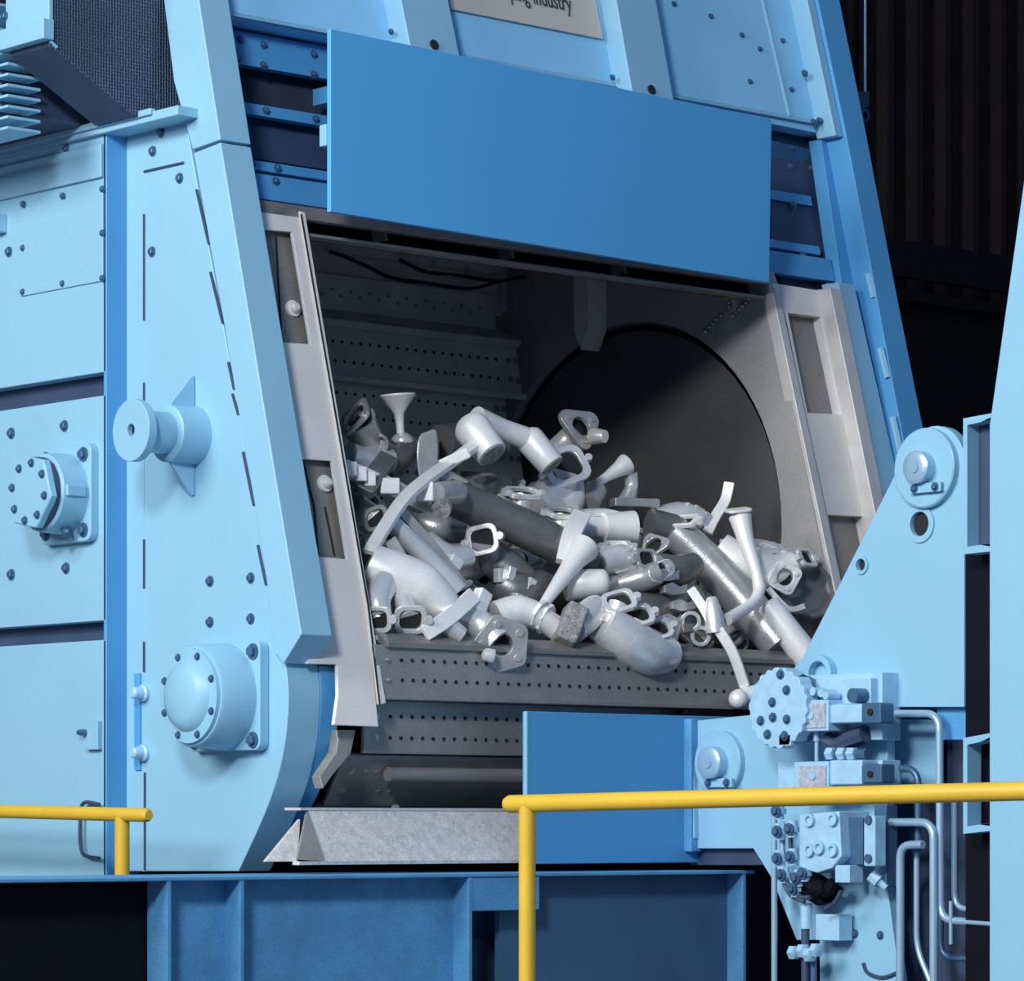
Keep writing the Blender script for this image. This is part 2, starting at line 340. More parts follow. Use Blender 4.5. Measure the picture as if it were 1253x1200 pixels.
MB().poly_prism(pF([(1016, 352), (1030, 354), (1092, 660), (1161, 1000), (1147, 1000), (1078, 660)], .0), (0, .08, 0)).build('guide_strip', 'pale', cab, .003)

# --- right column: inner angle, channel, outer flange
def bandF(a, o0, th, name, m): return MB().poly_prism(pF(a, o0), (0, th, 0)).build(name, m, cab, .003)
bandF([(1026, 345), (1046, 348), (1112, 640), (1186, 1000), (1164, 1000), (1092, 660)], .005, .08, 'inner_angle', 'paint')
bandF([(1022, 170), (1050, 330), (1128, 640), (1200, 1000), (1165, 1000), (1095, 650), (1030, 345), (1005, 170)], .05, .06, 'channel_web', 'blue')
bandF([(937, -330), (964, -330), (1022, -30), (1058, 150), (1090, 320), (1150, 625), (1224, 1000), (1192, 1000), (1122, 625), (1068, 335), (1036, 165), (995, -30)], -.045, .11, 'corner_column', 'blue')
for a, b in [((1063, 335), (1070, 364)), ((1078, 426), (1087, 462)), ((1093, 510), (1106, 568))]:
    MB().tube([onF(*a, -.03), onF(*b, -.03)], .012, 6).build('weld_bead', 'paint', cab)
for p in [(1065, 405), (1085, 505)]: bolt(cab, onF(*p, .05), NF, .008)
MB().box2((2.82, .7, 0), (2.9, 2.36, 3.5)).build('outer_right_wall', 'blue', cab)
MB().box2((-.05, .66, 3.44), (2.9, 2.36, 3.5)).build('top_plate', 'blue', cab)
MB().poly_prism([V((2.47, fy(2.6) + .13, 2.6)), V((2.47, fy(.3) + .13, .3)), V((2.47, 1.0, .3)), V((2.47, 1.0, 2.6))], (.4, 0, 0)).build('side_box', 'navy', cab)

# --- upper housing with channel ribs
HO = .05
def housing(pts, o0, th, name, m, bev=.004): return MB().poly_prism(pF(pts, o0), (0, th, 0)).build(name, m, cab, bev)
housing([(225, -330), (272, -40), (272, 20), (405, 46), (700, 103), (1028, 168), (988, -40), (933, -330)], HO, .2, 'upper_housing', 'house')
def ribp(pf0, pf1, wl, name='channel_rib'):     # front-left edge top and bottom px, front width px
    a, b = onF(*pf0, -.03), onF(*pf1, -.03); c = onF(pf0[0] + wl, pf0[1] + wl * .2, -.03)
    wv = c.x - a.x
    return MB().poly_prism([a, b, b + V((wv, 0, 0)), a + V((wv, 0, 0))], (0, .09, 0)).build(name, 'paint', cab, .004)
ribp((425, -330), (503, 60), 60); ribp((697, -330), (775, 118), 50); ribp((919, -330), (1023, 166), 9); ribp((222, -330), (278, 24), 2, 'housing_edge')
a = onF(278, 20, HO); MB().poly_prism([V((.1, fy(a.z) + .03, a.z)), V((2.74, fy(a.z) + .03, a.z)), V((2.74, fy(a.z) + .06, a.z + .022)), V((.1, fy(a.z) + .06, a.z + .022))], (0, .05, 0)).build('housing_lip', 'paint', cab, .003)
for p in [(479, 39), (750, 95)]: bolt(cab, onF(*p, .02), NF, .007)
for p in [(531, 55), (797, 110)]: MB().lathe(onF(*p, -.03), NF, [(-.004, .016), (.006, .016)], 14).build('bolt_hole', 'hole', cab)  # black discs put the dark of bolt holes into colour
for p in [(825, 5), (908, 43), (918, 100), (958, 50), (969, 110), (870, 20), (930, 60)]: bolt(cab, onF(*p, HO), NF, .007)
for p in [(985, 90), (996, 150), (1003, 148)]: bolt(cab, onF(*p, .02), NF, .009)
MB().tube([onF(932, -5, HO), onF(966, 142, HO)], .007, 6).build('seam_bead', 'paint', cab)

# --- raised door slats visible under the housing
def dslat(px, y0, y1, o0, th, name, m, x1=2.6, bev=.003):
    a, b = onF(px, y0, o0), onF(px, y1, o0)
    return MB().poly_prism([V((.1, fy(a.z) + o0, a.z)), V((x1, fy(a.z) + o0, a.z)), V((x1, fy(b.z) + o0, b.z)), V((.1, fy(b.z) + o0, b.z))], (0, th, 0)).build(name, m, cab, bev)
dslat(286, 22, 240, .20, .03, 'door_rubber_sheet', 'rubber', onF(1012, 250, .2).x)
dslat(286, 36, 77, .13, .04, 'door_slat', 'blue', onF(992, 190, .13).x)
dslat(290, 123, 137, .12, .04, 'door_slat', 'blue', onF(996, 255, .12).x)
dslat(297, 140, 192, .175, .02, 'door_rubber_sheet', 'navy', onF(1000, 280, .175).x)
dslat(301, 194, 206, .10, .04, 'door_slat', 'blue', onF(1006, 315, .1).x)
dslat(304, 210, 241, .075, .05, 'door_bottom_beam', 'blue', onF(1022, 340, .075).x)
for a, b, o_ in [(143, 205, .13), (263, 232, .13), (520, 280, .13), (133, 300, .13), (262, 335, .13), (520, 382, .13), (150, 545, .12), (275, 568, .12), (530, 612, .12), (205, 835, .1), (335, 862, .1), (205, 910, .075), (325, 928, .075)]:
    bolt(cab, onF(260 + a / 4.18, b / 4.18, o_), NF, .009)
for p, o_ in [((968, 182), .13), ((992, 185), .13), ((967, 204), .13), ((992, 206), .13), ((968, 222), .2), ((971, 251), .12), ((983, 312), .1), ((1014, 350), .075)]: bolt(cab, onF(*p, o_), NF, .009)

# ================================================================== FLAT COVER PLATE over the door
PY = onF(405, 258, 0).y - .10
tl, bl, tr_, br = pY([(405, 35), (405, 259), (945, 146), (942, 346)], PY)
cp = thing('cover_panel', ((tl.x + tr_.x) / 2, PY, bl.z), 'plain flat mid blue rectangular panel mounted across the door front', 'panel')
MB().poly_prism([tl, bl, br, tr_], (0, .018, 0)).build('panel_sheet', 'plate', cp, .003)
t = onY(400, 165, PY + .03)
MB().box2((t.x - .012, PY + .018, t.z - .035), (t.x + .05, PY + .05, t.z + .03)).build('mounting_tab', 'paint', cp, .003)
for x, z in ((.5, 2.05), (2.0, 2.05), (.5, 2.35), (2.0, 2.35)): MB().box2((x, PY + .018, z), (x + .06, fy(z) + .13, z + .05)).build('mounting_bracket', 'blue', cp)

# ================================================================== SIGN on the housing
a, b = onF(552, 12, HO - .012), onF(739, 47, HO - .012)
z0 = (a.z + b.z) / 2
x0, x1 = a.x, b.x
def sp(x, z, o=HO - .012): return V((x, fy(z) + o, z))
sg = thing('sign', sp((x0 + x1) / 2, z0), 'pale grey sign board with dark lettering between the housing ribs', 'sign')
MB().poly_prism([sp(x0, z0), sp(x1, z0), sp(x1, z0 + .42), sp(x0, z0 + .42)], (0, .012, 0)).build('board', 'sign', sg, .002)
tx = bpy.data.curves.new('lettering', 'FONT'); tx.body = 'Shaping industry'; tx.size = .085; tx.extrude = .001; tx.align_x = 'RIGHT'
to = bpy.data.objects.new('lettering_curve', tx); COL.objects.link(to)
dg = bpy.context.evaluated_depsgraph_get(); me = bpy.data.meshes.new_from_object(to.evaluated_get(dg)); bpy.data.objects.remove(to)
me.name = 'lettering'; me.materials.clear(); me.materials.append(M['ink'])
tp = onF(701, 14, HO - .0145); lean = math.atan(LEAN)
for v in me.vertices:
    q = v.co; v.co = V((tp.x + q.x * .62, tp.y - q.z + q.y * math.sin(lean), tp.z + q.y * math.cos(lean))) - sg.location
to = bpy.data.objects.new('lettering', me); COL.objects.link(to); to.parent = sg; lab(to, 'dark lettering reading Shaping industry')

# ================================================================== APRON CONVEYOR
ap = thing('apron_conveyor', (1.3, .5, .2), 'dark perforated steel slat conveyor lining the open chamber', 'conveyor')
def slat_(p0, p1, xa, xb, m, lip=True, holes=True, hm='hole', edge_r=True):
    p0, p1 = V((0, *p0)), V((0, *p1)); d = (p1 - p0); L = d.length; d = d.normalized(); n = V((0, d.z, -d.y))   # n: towards the load side
    s = MB().poly_prism([V((xa, 0, 0)) + p0, V((xb, 0, 0)) + p0, V((xb, 0, 0)) + p1, V((xa, 0, 0)) + p1], -n * .016).build('slat', m, ap, .003)
    h = MB(); cnt = int((xb - xa - .16) / .042)
    for rr in (.3, .7):
        for k in range(cnt):
            c = V((xa + .1 + k * .042, 0, 0)) + p0 + d * (L * rr)
            h.lathe(c - n * .004, n, [(0, .0062), (.0065, .0062)], 6)
    h.build('perforation', hm, s, kind='stuff')
    for rr in (.3, .7):
        for xx in (xa + .045, xb - .05, xb - .015):
            bolt(s, V((xx, 0, 0)) + p0 + d * (L * rr), n, .008, 'rivet', 'rivet')
    return s
# rear run (facing the opening), seen over the heap
XA, XB = .2, 2.325
slat_((1.335, 1.865), (1.30, 1.69), XA, 2.30, 'rear')
slat_((1.36, 1.70), (1.345, 1.50), XA, 2.27, 'rear')
slat_((1.345, 1.52), (1.31, 1.32), XA, XB, 'rear')
MB().poly_prism([V((XA, 1.42, 1.945)), V((XA, 1.30, 1.885)), V((XA, 1.325, 1.862)), V((XA, 1.42, 1.90))], (2.3 - XA, 0, 0)).build('slat_ledge', 'rear', ap, .003)
MB().box2((XA, 1.28, 1.672), (2.30, 1.31, 1.692)).build('slat_ledge', 'rear', ap, .003)
MB().box2((XA, 1.40, 1.93), (2.26, 1.46, 2.06)).build('slat_mount', 'rear', ap, .004)
h = MB()
for k in range(40): h.lathe(V((.5 + k * .043, 1.398, 1.985 + .02 * (k % 2))), NY, [(0, .006), (.004, .006)], 6)
h.build('perforation', 'rivet', ap, kind='stuff')
path = [(1.32, 1.34), (1.29, 1.14), (1.21, .95), (1.08, .79), (.92, .67), (.74, .60), (.55, .575), (.36, .58), (.16, .60), (-.04, .64), (-.235, .695)]
for a, b in zip(path[:-1], path[1:]): slat_(a, (b[0], b[1]), XA, XB, 'rear')
# front nose of the apron
MB().poly_prism([V((XA + .14, -.225, .703)), V((XA + .14, -.285, .672)), V((XA + .14, -.285, .655)), V((XA + .14, -.225, .675))], (XB - XA - .14, 0, 0)).build('slat_ledge', 'dsteel', ap, .003)
slat_((-.272, .665), (-.282, .517), XA + .1, XB, 'slat')
MB().box2((XA + .1, -.292, .503), (XB, -.24, .519)).build('slat_ledge', 'slat', ap, .003)
slat_((-.226, .503), (-.222, .345), XA + .1, XB, 'slat')
slat_((-.20, .34), (-.10, .19), XA + .05, XB, 'dsteel', hm='rivet')
slat_((-.08, .19), (.06, .10), XA + .05, XB, 'dsteel', hm='rivet')
MB().tube([V((.42, -.19, .285)), V((2.2, -.19, .285))], .022, 14).build('cross_tube', 'slat', ap)
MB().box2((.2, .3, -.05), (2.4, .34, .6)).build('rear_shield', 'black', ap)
hook = MB().poly_prism(pF([(412, 893), (436, 893), (430, 922), (408, 948), (396, 965), (392, 950), (412, 920), (414, 905)], .12), (0, .04, 0)).build('chain_guide', 'slat', ap, .003)

# ================================================================== DISCHARGE TRAY
tr = thing('discharge_tray', (.9, -.36, .02), 'speckled grey sheet metal discharge tray below the conveyor', 'tray')
xl = onY(388, 991, -.28).x
zz = onY(500, 990, -.27).z
tl_, bl_ = onY(377, 990, -.27), onY(397, 1046, -.36)
MB().poly_prism([V((tl_.x, -.27, zz)), V((1.6, -.27, zz)), V((1.6, -.36, .03)), V((bl_.x, -.36, .03))], (0, .012, .004)).build('tray_face', 'galv', tr)
MB().box2((tl_.x - .03, -.275, zz - .004), (1.6, -.2, zz + .004)).build('tray_rim', 'pale', tr)
MB().box2((bl_.x - .1, -.372, .02), (1.6, -.34, .03)).build('tray_foot', 'galv', tr)
MB().poly_prism([V((tl_.x, -.27, zz)), V((bl_.x, -.365, .03)), V((bl_.x - .09, -.35, .035))], (.003, .012, 0)).build('corner_gusset', 'slat', tr)
MB().poly_prism([V((tl_.x - .02, -.26, zz - .03)), V((bl_.x - .085, -.345, .03)), V((bl_.x - .19, -.33, .03))], (0, .012, 0)).build('side_flap', 'galv', tr)
MB().lathe(onY(483, 989, -.24), NY, [(0, .012), (.01, .012)], 12).build('rim_knob', 'slat', tr)

# ================================================================== BASE FRAME
bs = thing('base_frame', (.4, -.4, -1.45), 'long blue steel base beam with vertical stiffeners under the machine', 'beam')
YB = -.6
def bx(px): return onY(px, 1070, YB).x
MB().box2((-2.2, YB, -.017), (1.56, -.15, -.006)).build('deck_plate', 'base', bs, .003)
for a, b in ((205, 283), (298, 562)):
    MB().box2((bx(a), YB + .07, -1.45), (bx(b) + .06, YB + .09, -.017)).build('web_plate', 'base', bs)
MB().box2((bx(662) - .1, YB + .07, -1.45), (1.54, YB + .09, -.017)).build('web_plate', 'web_shade', bs)
for px in (211, 300, 579, 914): MB().box2((bx(px) - .014, YB + .002, -1.45), (bx(px), YB + .09, -.017)).build('stiffener', 'base', bs, .002)
MB().box2((bx(579), YB + .004, -.115), (bx(662), YB + .03, -.017)).build('tie_plate', 'base', bs, .003)
MB().box2((bx(579), YB + .22, -1.45), (bx(680), YB + .24, -.03)).build('recess_plate', 'base', bs)
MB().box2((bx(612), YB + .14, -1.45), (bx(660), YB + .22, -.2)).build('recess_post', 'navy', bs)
MB().box2((-2.2, YB + .10, -1.45), (bx(205) + .05, YB + .12, -.017)).build('void_shade_panel', 'black', bs)  # black sheet puts the dark void under the deck into colour
MB().box2((1.56, -.3, -1.45), (3.2, -.26, .5)).build('void_shade_sheet', 'black', bs)  # same black stand-in for shade, right of the beam

# ================================================================== MOTOR GUARD and MOTOR (top left)
GY = .345
mg = thing('mesh_guard', (-.25, GY + .1, onY(165, 142, GY).z), 'dark perforated mesh belt guard above the side ledge', 'guard')
gp = pY([(57, -330), (160, -330), (205, -40), (223, 130), (166, 142), (62, 56)], GY)
MB().poly_prism(gp, (0, .008, 0)).build('mesh_panel', 'mesh', mg)
MB().poly_prism([p + V((0, .008, 0)) for p in gp], (0, .20, 0)).build('guard_box', 'navy', mg, .003)
e = gp[5]
fl = MB().box2((e.x - .012, GY - .01, e.z + .02), (e.x + .004, GY + .215, gp[0].z + .01)).build('guard_end_plate', 'paint', mg, .003)
MB().box2((e.x - .035, GY - .015, e.z + .015), (e.x + .004, GY + .22, e.z + .075)).build('guard_end_rim', 'paint', mg, .003)
MB().tube([onY(62, 50, GY - .004), onY(70, 58, GY - .004)], .005, 6).build('rim_tail', 'paint', mg)
bolt(fl, onX(7, 20, e.x - .012), NX, .01)
q = onX(97, 165, -.08)
MB().lathe(V((q.x, q.y, zl + .02)), UP, [(0, .03), (.16, .03)], 16).build('support_post', 'tube', mg)
mo = thing('finned_motor', (-.3, 1.2, zl + .2), 'blue finned electric motor behind the mesh guard', 'motor')
MB().box2((-.33, .62, zl + .35), (-.06, 1.9, 3.1)).build('motor_body', 'black', mo)
for k in range(7):
    z = onX(0, 80 + k * 13, -.42).z
    MB().box2((-.42, .57, z - .0045), (-.3, 1.9, z + .0045)).build('cooling_fin', 'paint', mo, .002)
MB().box2((-.40, .64, zl + .02), (-.05, 1.9, zl + .16)).build('motor_foot', 'navy', mo, .01)
for k in range(5):
    z = onX(0, 5 + k * 15, -.43).z; MB().box2((-.43, .6, z - .0045), (-.3, 1.9, z + .0045)).build('cooling_fin', 'paint', mo, .002)

# ================================================================== BEARINGS and SPOOL on the side
def sq(c, w_, h_, r, X): # rounded rectangle in a X=const plane
    out = []
    for sy, sz, a0 in ((1, 1, 0), (-1, 1, 90), (-1, -1, 180), (1, -1, 270)):
        for k in range(5):
            a = math.radians(a0 + k * 22.5); out.append(V((X, c.y + sy * (w_ / 2 - r) + math.cos(a) * r, c.z + sz * (h_ / 2 - r) + math.sin(a) * r)))
    return out
c = onX(255, 857, 0); c = onX(283, 853, 0)
bh = thing('bearing_housing', c - V((0, 0, .18)), 'round domed bearing housing low on the curved side plate', 'bearing')
fw = (onX(243, 857, 0).y - onX(330, 857, 0).y); fh = onX(290, 790, 0).z - onX(290, 922, 0).z
fc = V((-.035, (onX(243, 857, 0).y + onX(330, 857, 0).y) / 2, c.z))
MB().poly_prism(sq(fc, fw, fh, .025, -.035), (.035, 0, 0)).build('flange', 'paint', bh, .004)
MB().lathe(fc, NX, [(0, .158), (.11, .15), (.118, .145), (.118, .0)], 40).build('housing_body', 'paint', bh)
dcv = fc + V((-.118, 0, 0))
MB().lathe(dcv, NX, [(0, .14), (.012, .138), (.014, .105), (.03, .095), (.042, .07), (.048, .03), (.049, 0)], 40).build('domed_cover', 'paint', bh)
for k in range(8):
    a = math.pi * 2 * (k + .5) / 8; bolt(bh, dcv + V((-.012, math.cos(a) * .122, math.sin(a) * .122)), NX, .008)
for sy in (-1, 1):
    for sz in (-1, 1): bolt(bh, fc + V((0, sy * (fw / 2 - .03), sz * (fh / 2 - .03))), NX, .016)
c = onX(85, 606, XP)
ch = thing('bearing_housing', c - V((0, 0, .18)), 'square flanged bearing housing with eight sided bolted cap on the middle panel', 'bearing')
fw = .27; fh = .30; fc = V((XP - .03, onX(120, 606, XP).y + fw / 2 - .005, c.z))
MB().poly_prism(sq(fc, fw, fh, .03, XP - .03), (.032, 0, 0)).build('flange', 'paint', ch, .005)
MB().lathe(fc, NX, [(0, .125), (.085, .12), (.09, .115), (.09, 0)], 36).build('housing_body', 'paint', ch)
MB().lathe(fc + V((-.09, 0, 0)), NX, [(0, .108), (.02, .108), (.02, .0)], 36).build('gasket_ring', 'navy', ch)
oc = lambda a: 1 / max(math.cos(((a + .2) % (math.pi / 3)) - math.pi / 6), .8) * .93
MB().lathe(fc + V((-.11, 0, 0)), NX, [(0, .112), (.02, .112), (.024, .108), (.024, 0)], 36, shape=oc).build('bolted_cap', 'paint', ch)
for k in range(8):
    a = math.pi * 2 * k / 8 + .2; bolt(ch, fc + V((-.134, math.cos(a) * .088, math.sin(a) * .088)), NX, .009)
for sy in (-1, 1):
    for sz in (-1, 1): bolt(ch, fc + V((0, sy * (fw / 2 - .035), sz * (fh / 2 - .035))), NX, .015)
MB().lathe(fc + V((-.03, -.045, -.105)), V((-.2, -.6, -.6)), [(-.03, .016), (.03, .016), (.036, .011)], 12).build('grease_nipple', 'bolt', ch)
MB().box(fc + V((-.045, -.115, .0)), .07, .03, .035).build('rib', 'paint', ch, .004)
c = onX(238, 533, 0)
sp_ = thing('spool_boss', c - V((0, 0, .1)), 'horizontal spool shaped lifting boss with round end disc and triangular gussets', 'boss')
MB().lathe(c, NX, [(0, .088), (.10, .085), (.105, .078)], 32).build('collar', 'paint', sp_)
MB().lathe(c + V((-.105, 0, 0)), NX, [(0, .062), (.1, .062)], 28).build('neck', 'paint', sp_)
MB().poly_prism(circ(c + V((-.232, 0, 0)), YV, ZV, .092, 36), (.03, 0, 0), holes=[circ(c + V((-.232, 0, 0)), YV, ZV, .018, 16)]).build('end_disc', 'paint', sp_, .003)
MB().lathe(c + V((-.21, 0, 0)), NX, [(0, .02), (.004, .02)], 14).build('bore', 'hole', sp_)
for s_ in (1, -1):
    MB().poly_prism([c + V((-.105, -.006, s_ * .07)), c + V((-.002, -.006, s_ * .07)), c + V((-.002, -.006, s_ * .178)), c + V((-.012, -.006, s_ * .178))], (0, .012, 0)).build('gusset', 'paint', sp_, .002)

# ================================================================== HANDRAILS
hr = thing('handrail', onX(150, 1010, -.3) + V((0, 0, -1.5)), 'short yellow handrail end beside the machine side', 'handrail')
a, b = onX(-60, 991, -.3), onX(180, 997, -.3)
MB().tube([a, b, b + (b - a).normalized() * .012], [.0205, .0205, .014], 18).build('top_rail', 'yellow', hr)
p = onX(150, 997, -.3); MB().tube([p, V((p.x, p.y, -1.45))], .022, 18).build('post', 'yellow', hr)
p = onX(-330, 990, -.3); MB().tube([a, p], .0205, 18).build('top_rail', 'yellow', hr); MB().tube([p, V((p.x, p.y, -1.45))], .022, 18).build('post', 'yellow', hr)
def atd(px, py, d): return CAM + ray(px, py) * d
hr2 = thing('handrail', atd(648, 985, 8.75) + V((0, 0, -1.6)), 'long yellow handrail crossing in front of the hydraulic valves', 'handrail')
a, b = atd(624, 983.5, 8.8), atd(1420, 963.5, 7.95)
MB().tube([a - (b - a).normalized() * .012, a, b], [.015, .0215, .0215], 20).build('top_rail', 'yellow', hr2)
p = a + (b - a) * ((648 - 624) / 800.); MB().tube([p, V((p.x, p.y, -1.45))], .0205, 18).build('post', 'yellow', hr2)
p = b; MB().tube([p, V((p.x, p.y, -1.45))], .0205, 18).build('post', 'yellow', hr2)

# ================================================================== LOADER ARM: front panel, bracket plate, post
XB2 = 1.45; YPN = onX(846, 900, XB2).y
fp = thing('guard_panel', (1.1, YPN, 0), 'mid blue sheet guard panel standing in front of the conveyor', 'panel')
q = pY([(645, 870), (645, 1057), (930, 1057), (930, 884)], YPN)
z_t, z_b = q[0].z, max(q[1].z, .0)
MB().box2((q[0].x, YPN, z_b), (q[3].x, YPN + .02, z_t)).build('panel_sheet', 'blue', fp, .003)
MB().box2((q[0].x - .003, YPN - .002, z_b), (q[0].x + .006, YPN + .011, z_t)).build('edge_highlight', 'paint', fp, .002)  # pale strip: highlight along the left edge put in as colour
arm = thing('loader_bracket', (XB2, -1, -.4), 'light blue triangular loader bracket plate with pivot pins and holes', 'bracket')
top = onX(1143, 571, XB2); rr = onX(1143, 571, XB2).y - onX(1181, 571, XB2).y
arc = [top + V((0, math.cos(a) * rr, math.sin(a) * rr)) for a in [math.radians(k) for k in range(25, 181, 12)]]
outer = pX([(846, 882), (925, 874), (982, 805)], XB2) + arc + pX([(1180, 865), (1086, 865), (1086, 1085), (1108, 1250), (1004, 1250), (1003, 1150), (975, 1150), (945, 1075), (922, 1038), (846, 1038)], XB2)
hc = onX(1127, 641, XB2); hc2 = onX(1055, 691, XB2)
pl = MB().poly_prism(outer, (.035, 0, 0), holes=[circ(hc, YV, ZV, .036, 20), circ(hc2, YV, ZV, .018, 14)]).build('bracket_plate', 'paint', arm, .004)
for h_, r_ in ((hc, .055), (hc2, .028)): MB().poly_prism(circ(h_ + V((-.006, 0, 0)), YV, ZV, r_, 24), (.008, 0, 0), holes=[circ(h_ + V((-.006, 0, 0)), YV, ZV, r_ * .66, 24)]).build('hole_rim', 'paint', arm)
MB().box2((XB2 + .01, hc.y - .06, hc.z - .06), (XB2 + .05, hc.y + .06, hc.z + .06)).build('hole_backing', 'hole', arm); MB().box2((XB2 + .01, hc2.y - .03, hc2.z - .03), (XB2 + .05, hc2.y + .03, hc2.z + .03)).build('hole_backing', 'hole', arm)
def pin(cpx, R1, r1, nm):
    c = onX(*cpx, XB2)
    MB().lathe(c, NX, [(0, R1), (.02, R1), (.024, R1 * .96), (.024, 0)], 32).build('pivot_boss', 'paint', arm)
    d_ = MB().lathe(c + V((-.024, 0, 0)), NX, [(0, r1), (.035, r1), (.04, r1 * .85), (.04, r1 * .4), (.045, r1 * .35)], 24).build('pivot_pin', 'tube', arm)
    MB().lathe(c + V((-.064, 0, 0)), NX, [(0, r1 * .3), (.003, r1 * .3)], 12).build('centre_hole', 'hole', d_)
    MB().box(c + V((-.034, -.02, -r1 * 1.25)), .012, .12, .028).build('keeper_plate', 'paint', d_, .002)
    for s_ in (-1, 1): bolt(d_, c + V((-.04, -.02 + s_ * .04, -r1 * 1.25)), NX, .009)
pin((1137, 573), rr * .98, .048, 'a'); pin((884, 933), .1, .05, 'b')
MB().poly_prism(circ(onX(1000, 824, XB2 - .03), YV, ZV, .055, 28), (.03, 0, 0), holes=[circ(onX(1000, 824, XB2 - .03), YV, ZV, .036, 28)]).build('lifting_ring', 'paint', arm, .004)
# welded corner between panel and bracket
MB().box2((XB2 - .03, YPN - .03, .05), (XB2 + .02, YPN + .02, z_t - .01)).build('corner_weld_strip', 'base', arm, .006)
MB().poly_prism(pX([(822, 885), (848, 883), (850, 1026), (815, 1024)], XB2 - .02), (.03, 0, 0)).build('weld_plate', 'paint', arm, .004)
MB().tube(cr([onX(816 + random.uniform(-3, 3), 886 + k * 9, XB2 - .02) for k in range(16)], 3), .012, 8).build('weld_bead', 'base', arm)
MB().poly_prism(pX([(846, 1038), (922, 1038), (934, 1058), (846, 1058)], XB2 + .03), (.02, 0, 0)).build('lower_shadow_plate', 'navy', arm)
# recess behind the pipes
MB().poly_prism(pX([(1086, 862), (1215, 862), (1215, 1250), (1086, 1250)], XB2 + .16), (.02, 0, 0)).build('recess_plate', 'navy', arm)  # navy: shade of the recess put into the colour
MB().poly_prism(pX([(1086, 880), (1150, 880), (1150, 962), (1086, 962)], XB2 + .10), (.02, 0, 0)).build('pipe_backplate', 'paint', arm, .002)
MB().poly_prism(pX([(1146, 862), (1186, 866), (1186, 905), (1150, 905)], XB2 + .03), (.03, 0, 0)).build('gusset', 'blue', arm, .002)
MB().tube(cr(pX([(1057, 1178), (1062, 1190), (1080, 1196), (1098, 1190)], XB2 - .004), 4), .006, 6).build('slot', 'navy', arm)
for p in [(1047, 1142), (1078, 1144)]: bolt(arm, onX(*p, XB2), NX, .009)

XPO = 1.33
po = thing('hoist_post', onX(1230, 1200, XPO) + V((0, 0, -1.0)), 'wide light blue hoist post at the right edge of the view', 'post')
MB().poly_prism(pX([(1253, 222), (1211, 520), (1211, 1420), (1560, 1560), (1560, -100), (1298, -100)], XPO), (.25, 0, 0)).build('post_body', 'paint', po, .004)
for y0, y1 in ((509, 678), (900, 1020)):
    X_ = XPO + .02
    MB().poly_prism(pX([(1179, y0 + 3), (1216, y0 - 4), (1216, y1 - 4), (1179, y1)], X_), (.06, 0, 0), holes=[pX([(1184, y0 + 11), (1220 - 4.1, y0 + 4), (1215.9, y1 - 14), (1184, y1 - 9)], X_)]).build('bracket_frame', 'paint', po, .002)
MB().poly_prism(pX([(1182, 520), (1216, 514), (1216, 668), (1182, 674)], XPO + .07), (.01, 0, 0)).build('bracket_web', 'navy', po)
MB().poly_prism(pX([(1182, 674), (1216, 670), (1216, 1250), (1182, 1250)], XPO + .10), (.01, 0, 0)).build('gap_shade_plate', 'black', po)  # black sheet put in for the shade of the gap

# ================================================================== HYDRAULIC VALVES
def XPt(px, py, X): return onX(px, py, X)
def blk(par, name, px0, py0, px1, py1, X, th, m, bev=.003):
    a, b = onX(px0, py0, X), onX(px1, py1, X)
    return MB().box2((X, a.y, a.z), (X + th, b.y, b.z)).build(name, m, par, bev)
va = thing('hydraulic_valve', onX(1000, 900, 1.4), 'upper hydraulic valve block with round toothed pump flange', 'valve')
gear = onX(952, 866, 1.27)
MB().lathe(gear, XV, [(0, .118), (.05, .118)], 96, shape=lambda a: 1 + .022 * math.copysign(1, math.sin(a * 22))).build('toothed_flange', 'valve', va, .002)
MB().lathe(gear + V((.05, 0, 0)), XV, [(0, .1), (.14, .1)], 24).build('flange_hub', 'bolt', va)
for a, b in [(155, 355), (160, 465), (70, 490), (260, 265), (262, 480), (215, 150), (120, 590), (245, 600)]:
    bolt(va, onX(920 + a / 6, 800 + b / 6, 1.27), NX, .010)
blk(va, 'manifold_block', 985, 826, 1080, 905, 1.38, .08, 'valve')
blk(va, 'top_cover', 998, 832, 1066, 866, 1.35, .05, 'valve')
sq_ = blk(va, 'valve_body', 972, 857, 1014, 894, 1.29, .12, 'valve'); lb = blk(va, 'type_plate', 975, 861, 1010, 890, 1.286, .006, 'label', 0); MB().lathe(onX(993, 875, 1.286), NX, [(0, .012), (.004, .012)], 14).build('plate_mark', 'valve', lb)
MB().tube([onX(1014, 873, 1.33), onX(1056, 873, 1.33)], .03, 20).build('solenoid', 'valve', va)
blk(va, 'solenoid_housing', 1014, 862, 1055, 884, 1.30, .06, 'valve', .006)
blk(va, 'connector_plug', 1054, 860, 1078, 885, 1.30, .06, 'bolt', .006)
MB().lathe(onX(1066, 871, 1.30), NX, [(0, .01), (.006, .01)], 12).build('plug_screw', 'hole', va)
MB().lathe(onX(1000, 894, 1.33), -UP, [(0, .011), (.03, .011), (.03, .007), (.09, .007)], 14).build('valve_stem', 'tube', va)
for p in [(998, 846), (1008, 848), (1014, 851)]: MB().lathe(onX(*p, 1.30), NX, [(-.04, .012), (.012, .012)], 12).build('cap_screw', 'valve', va)
MB().lathe(onX(1052, 851, 1.33), NX, [(-.03, .022), (.03, .022)], 14).build('screw_plug', 'bolt', va)
MB().tube(cr(pX([(985, 832), (975, 838), (978, 848), (968, 852)], 1.3), 4), .02, 8).build('dark_hose', 'navy', va)
blk(va, 'foot_clamp', 953, 898, 968, 912, 1.27, .06, 'valve')
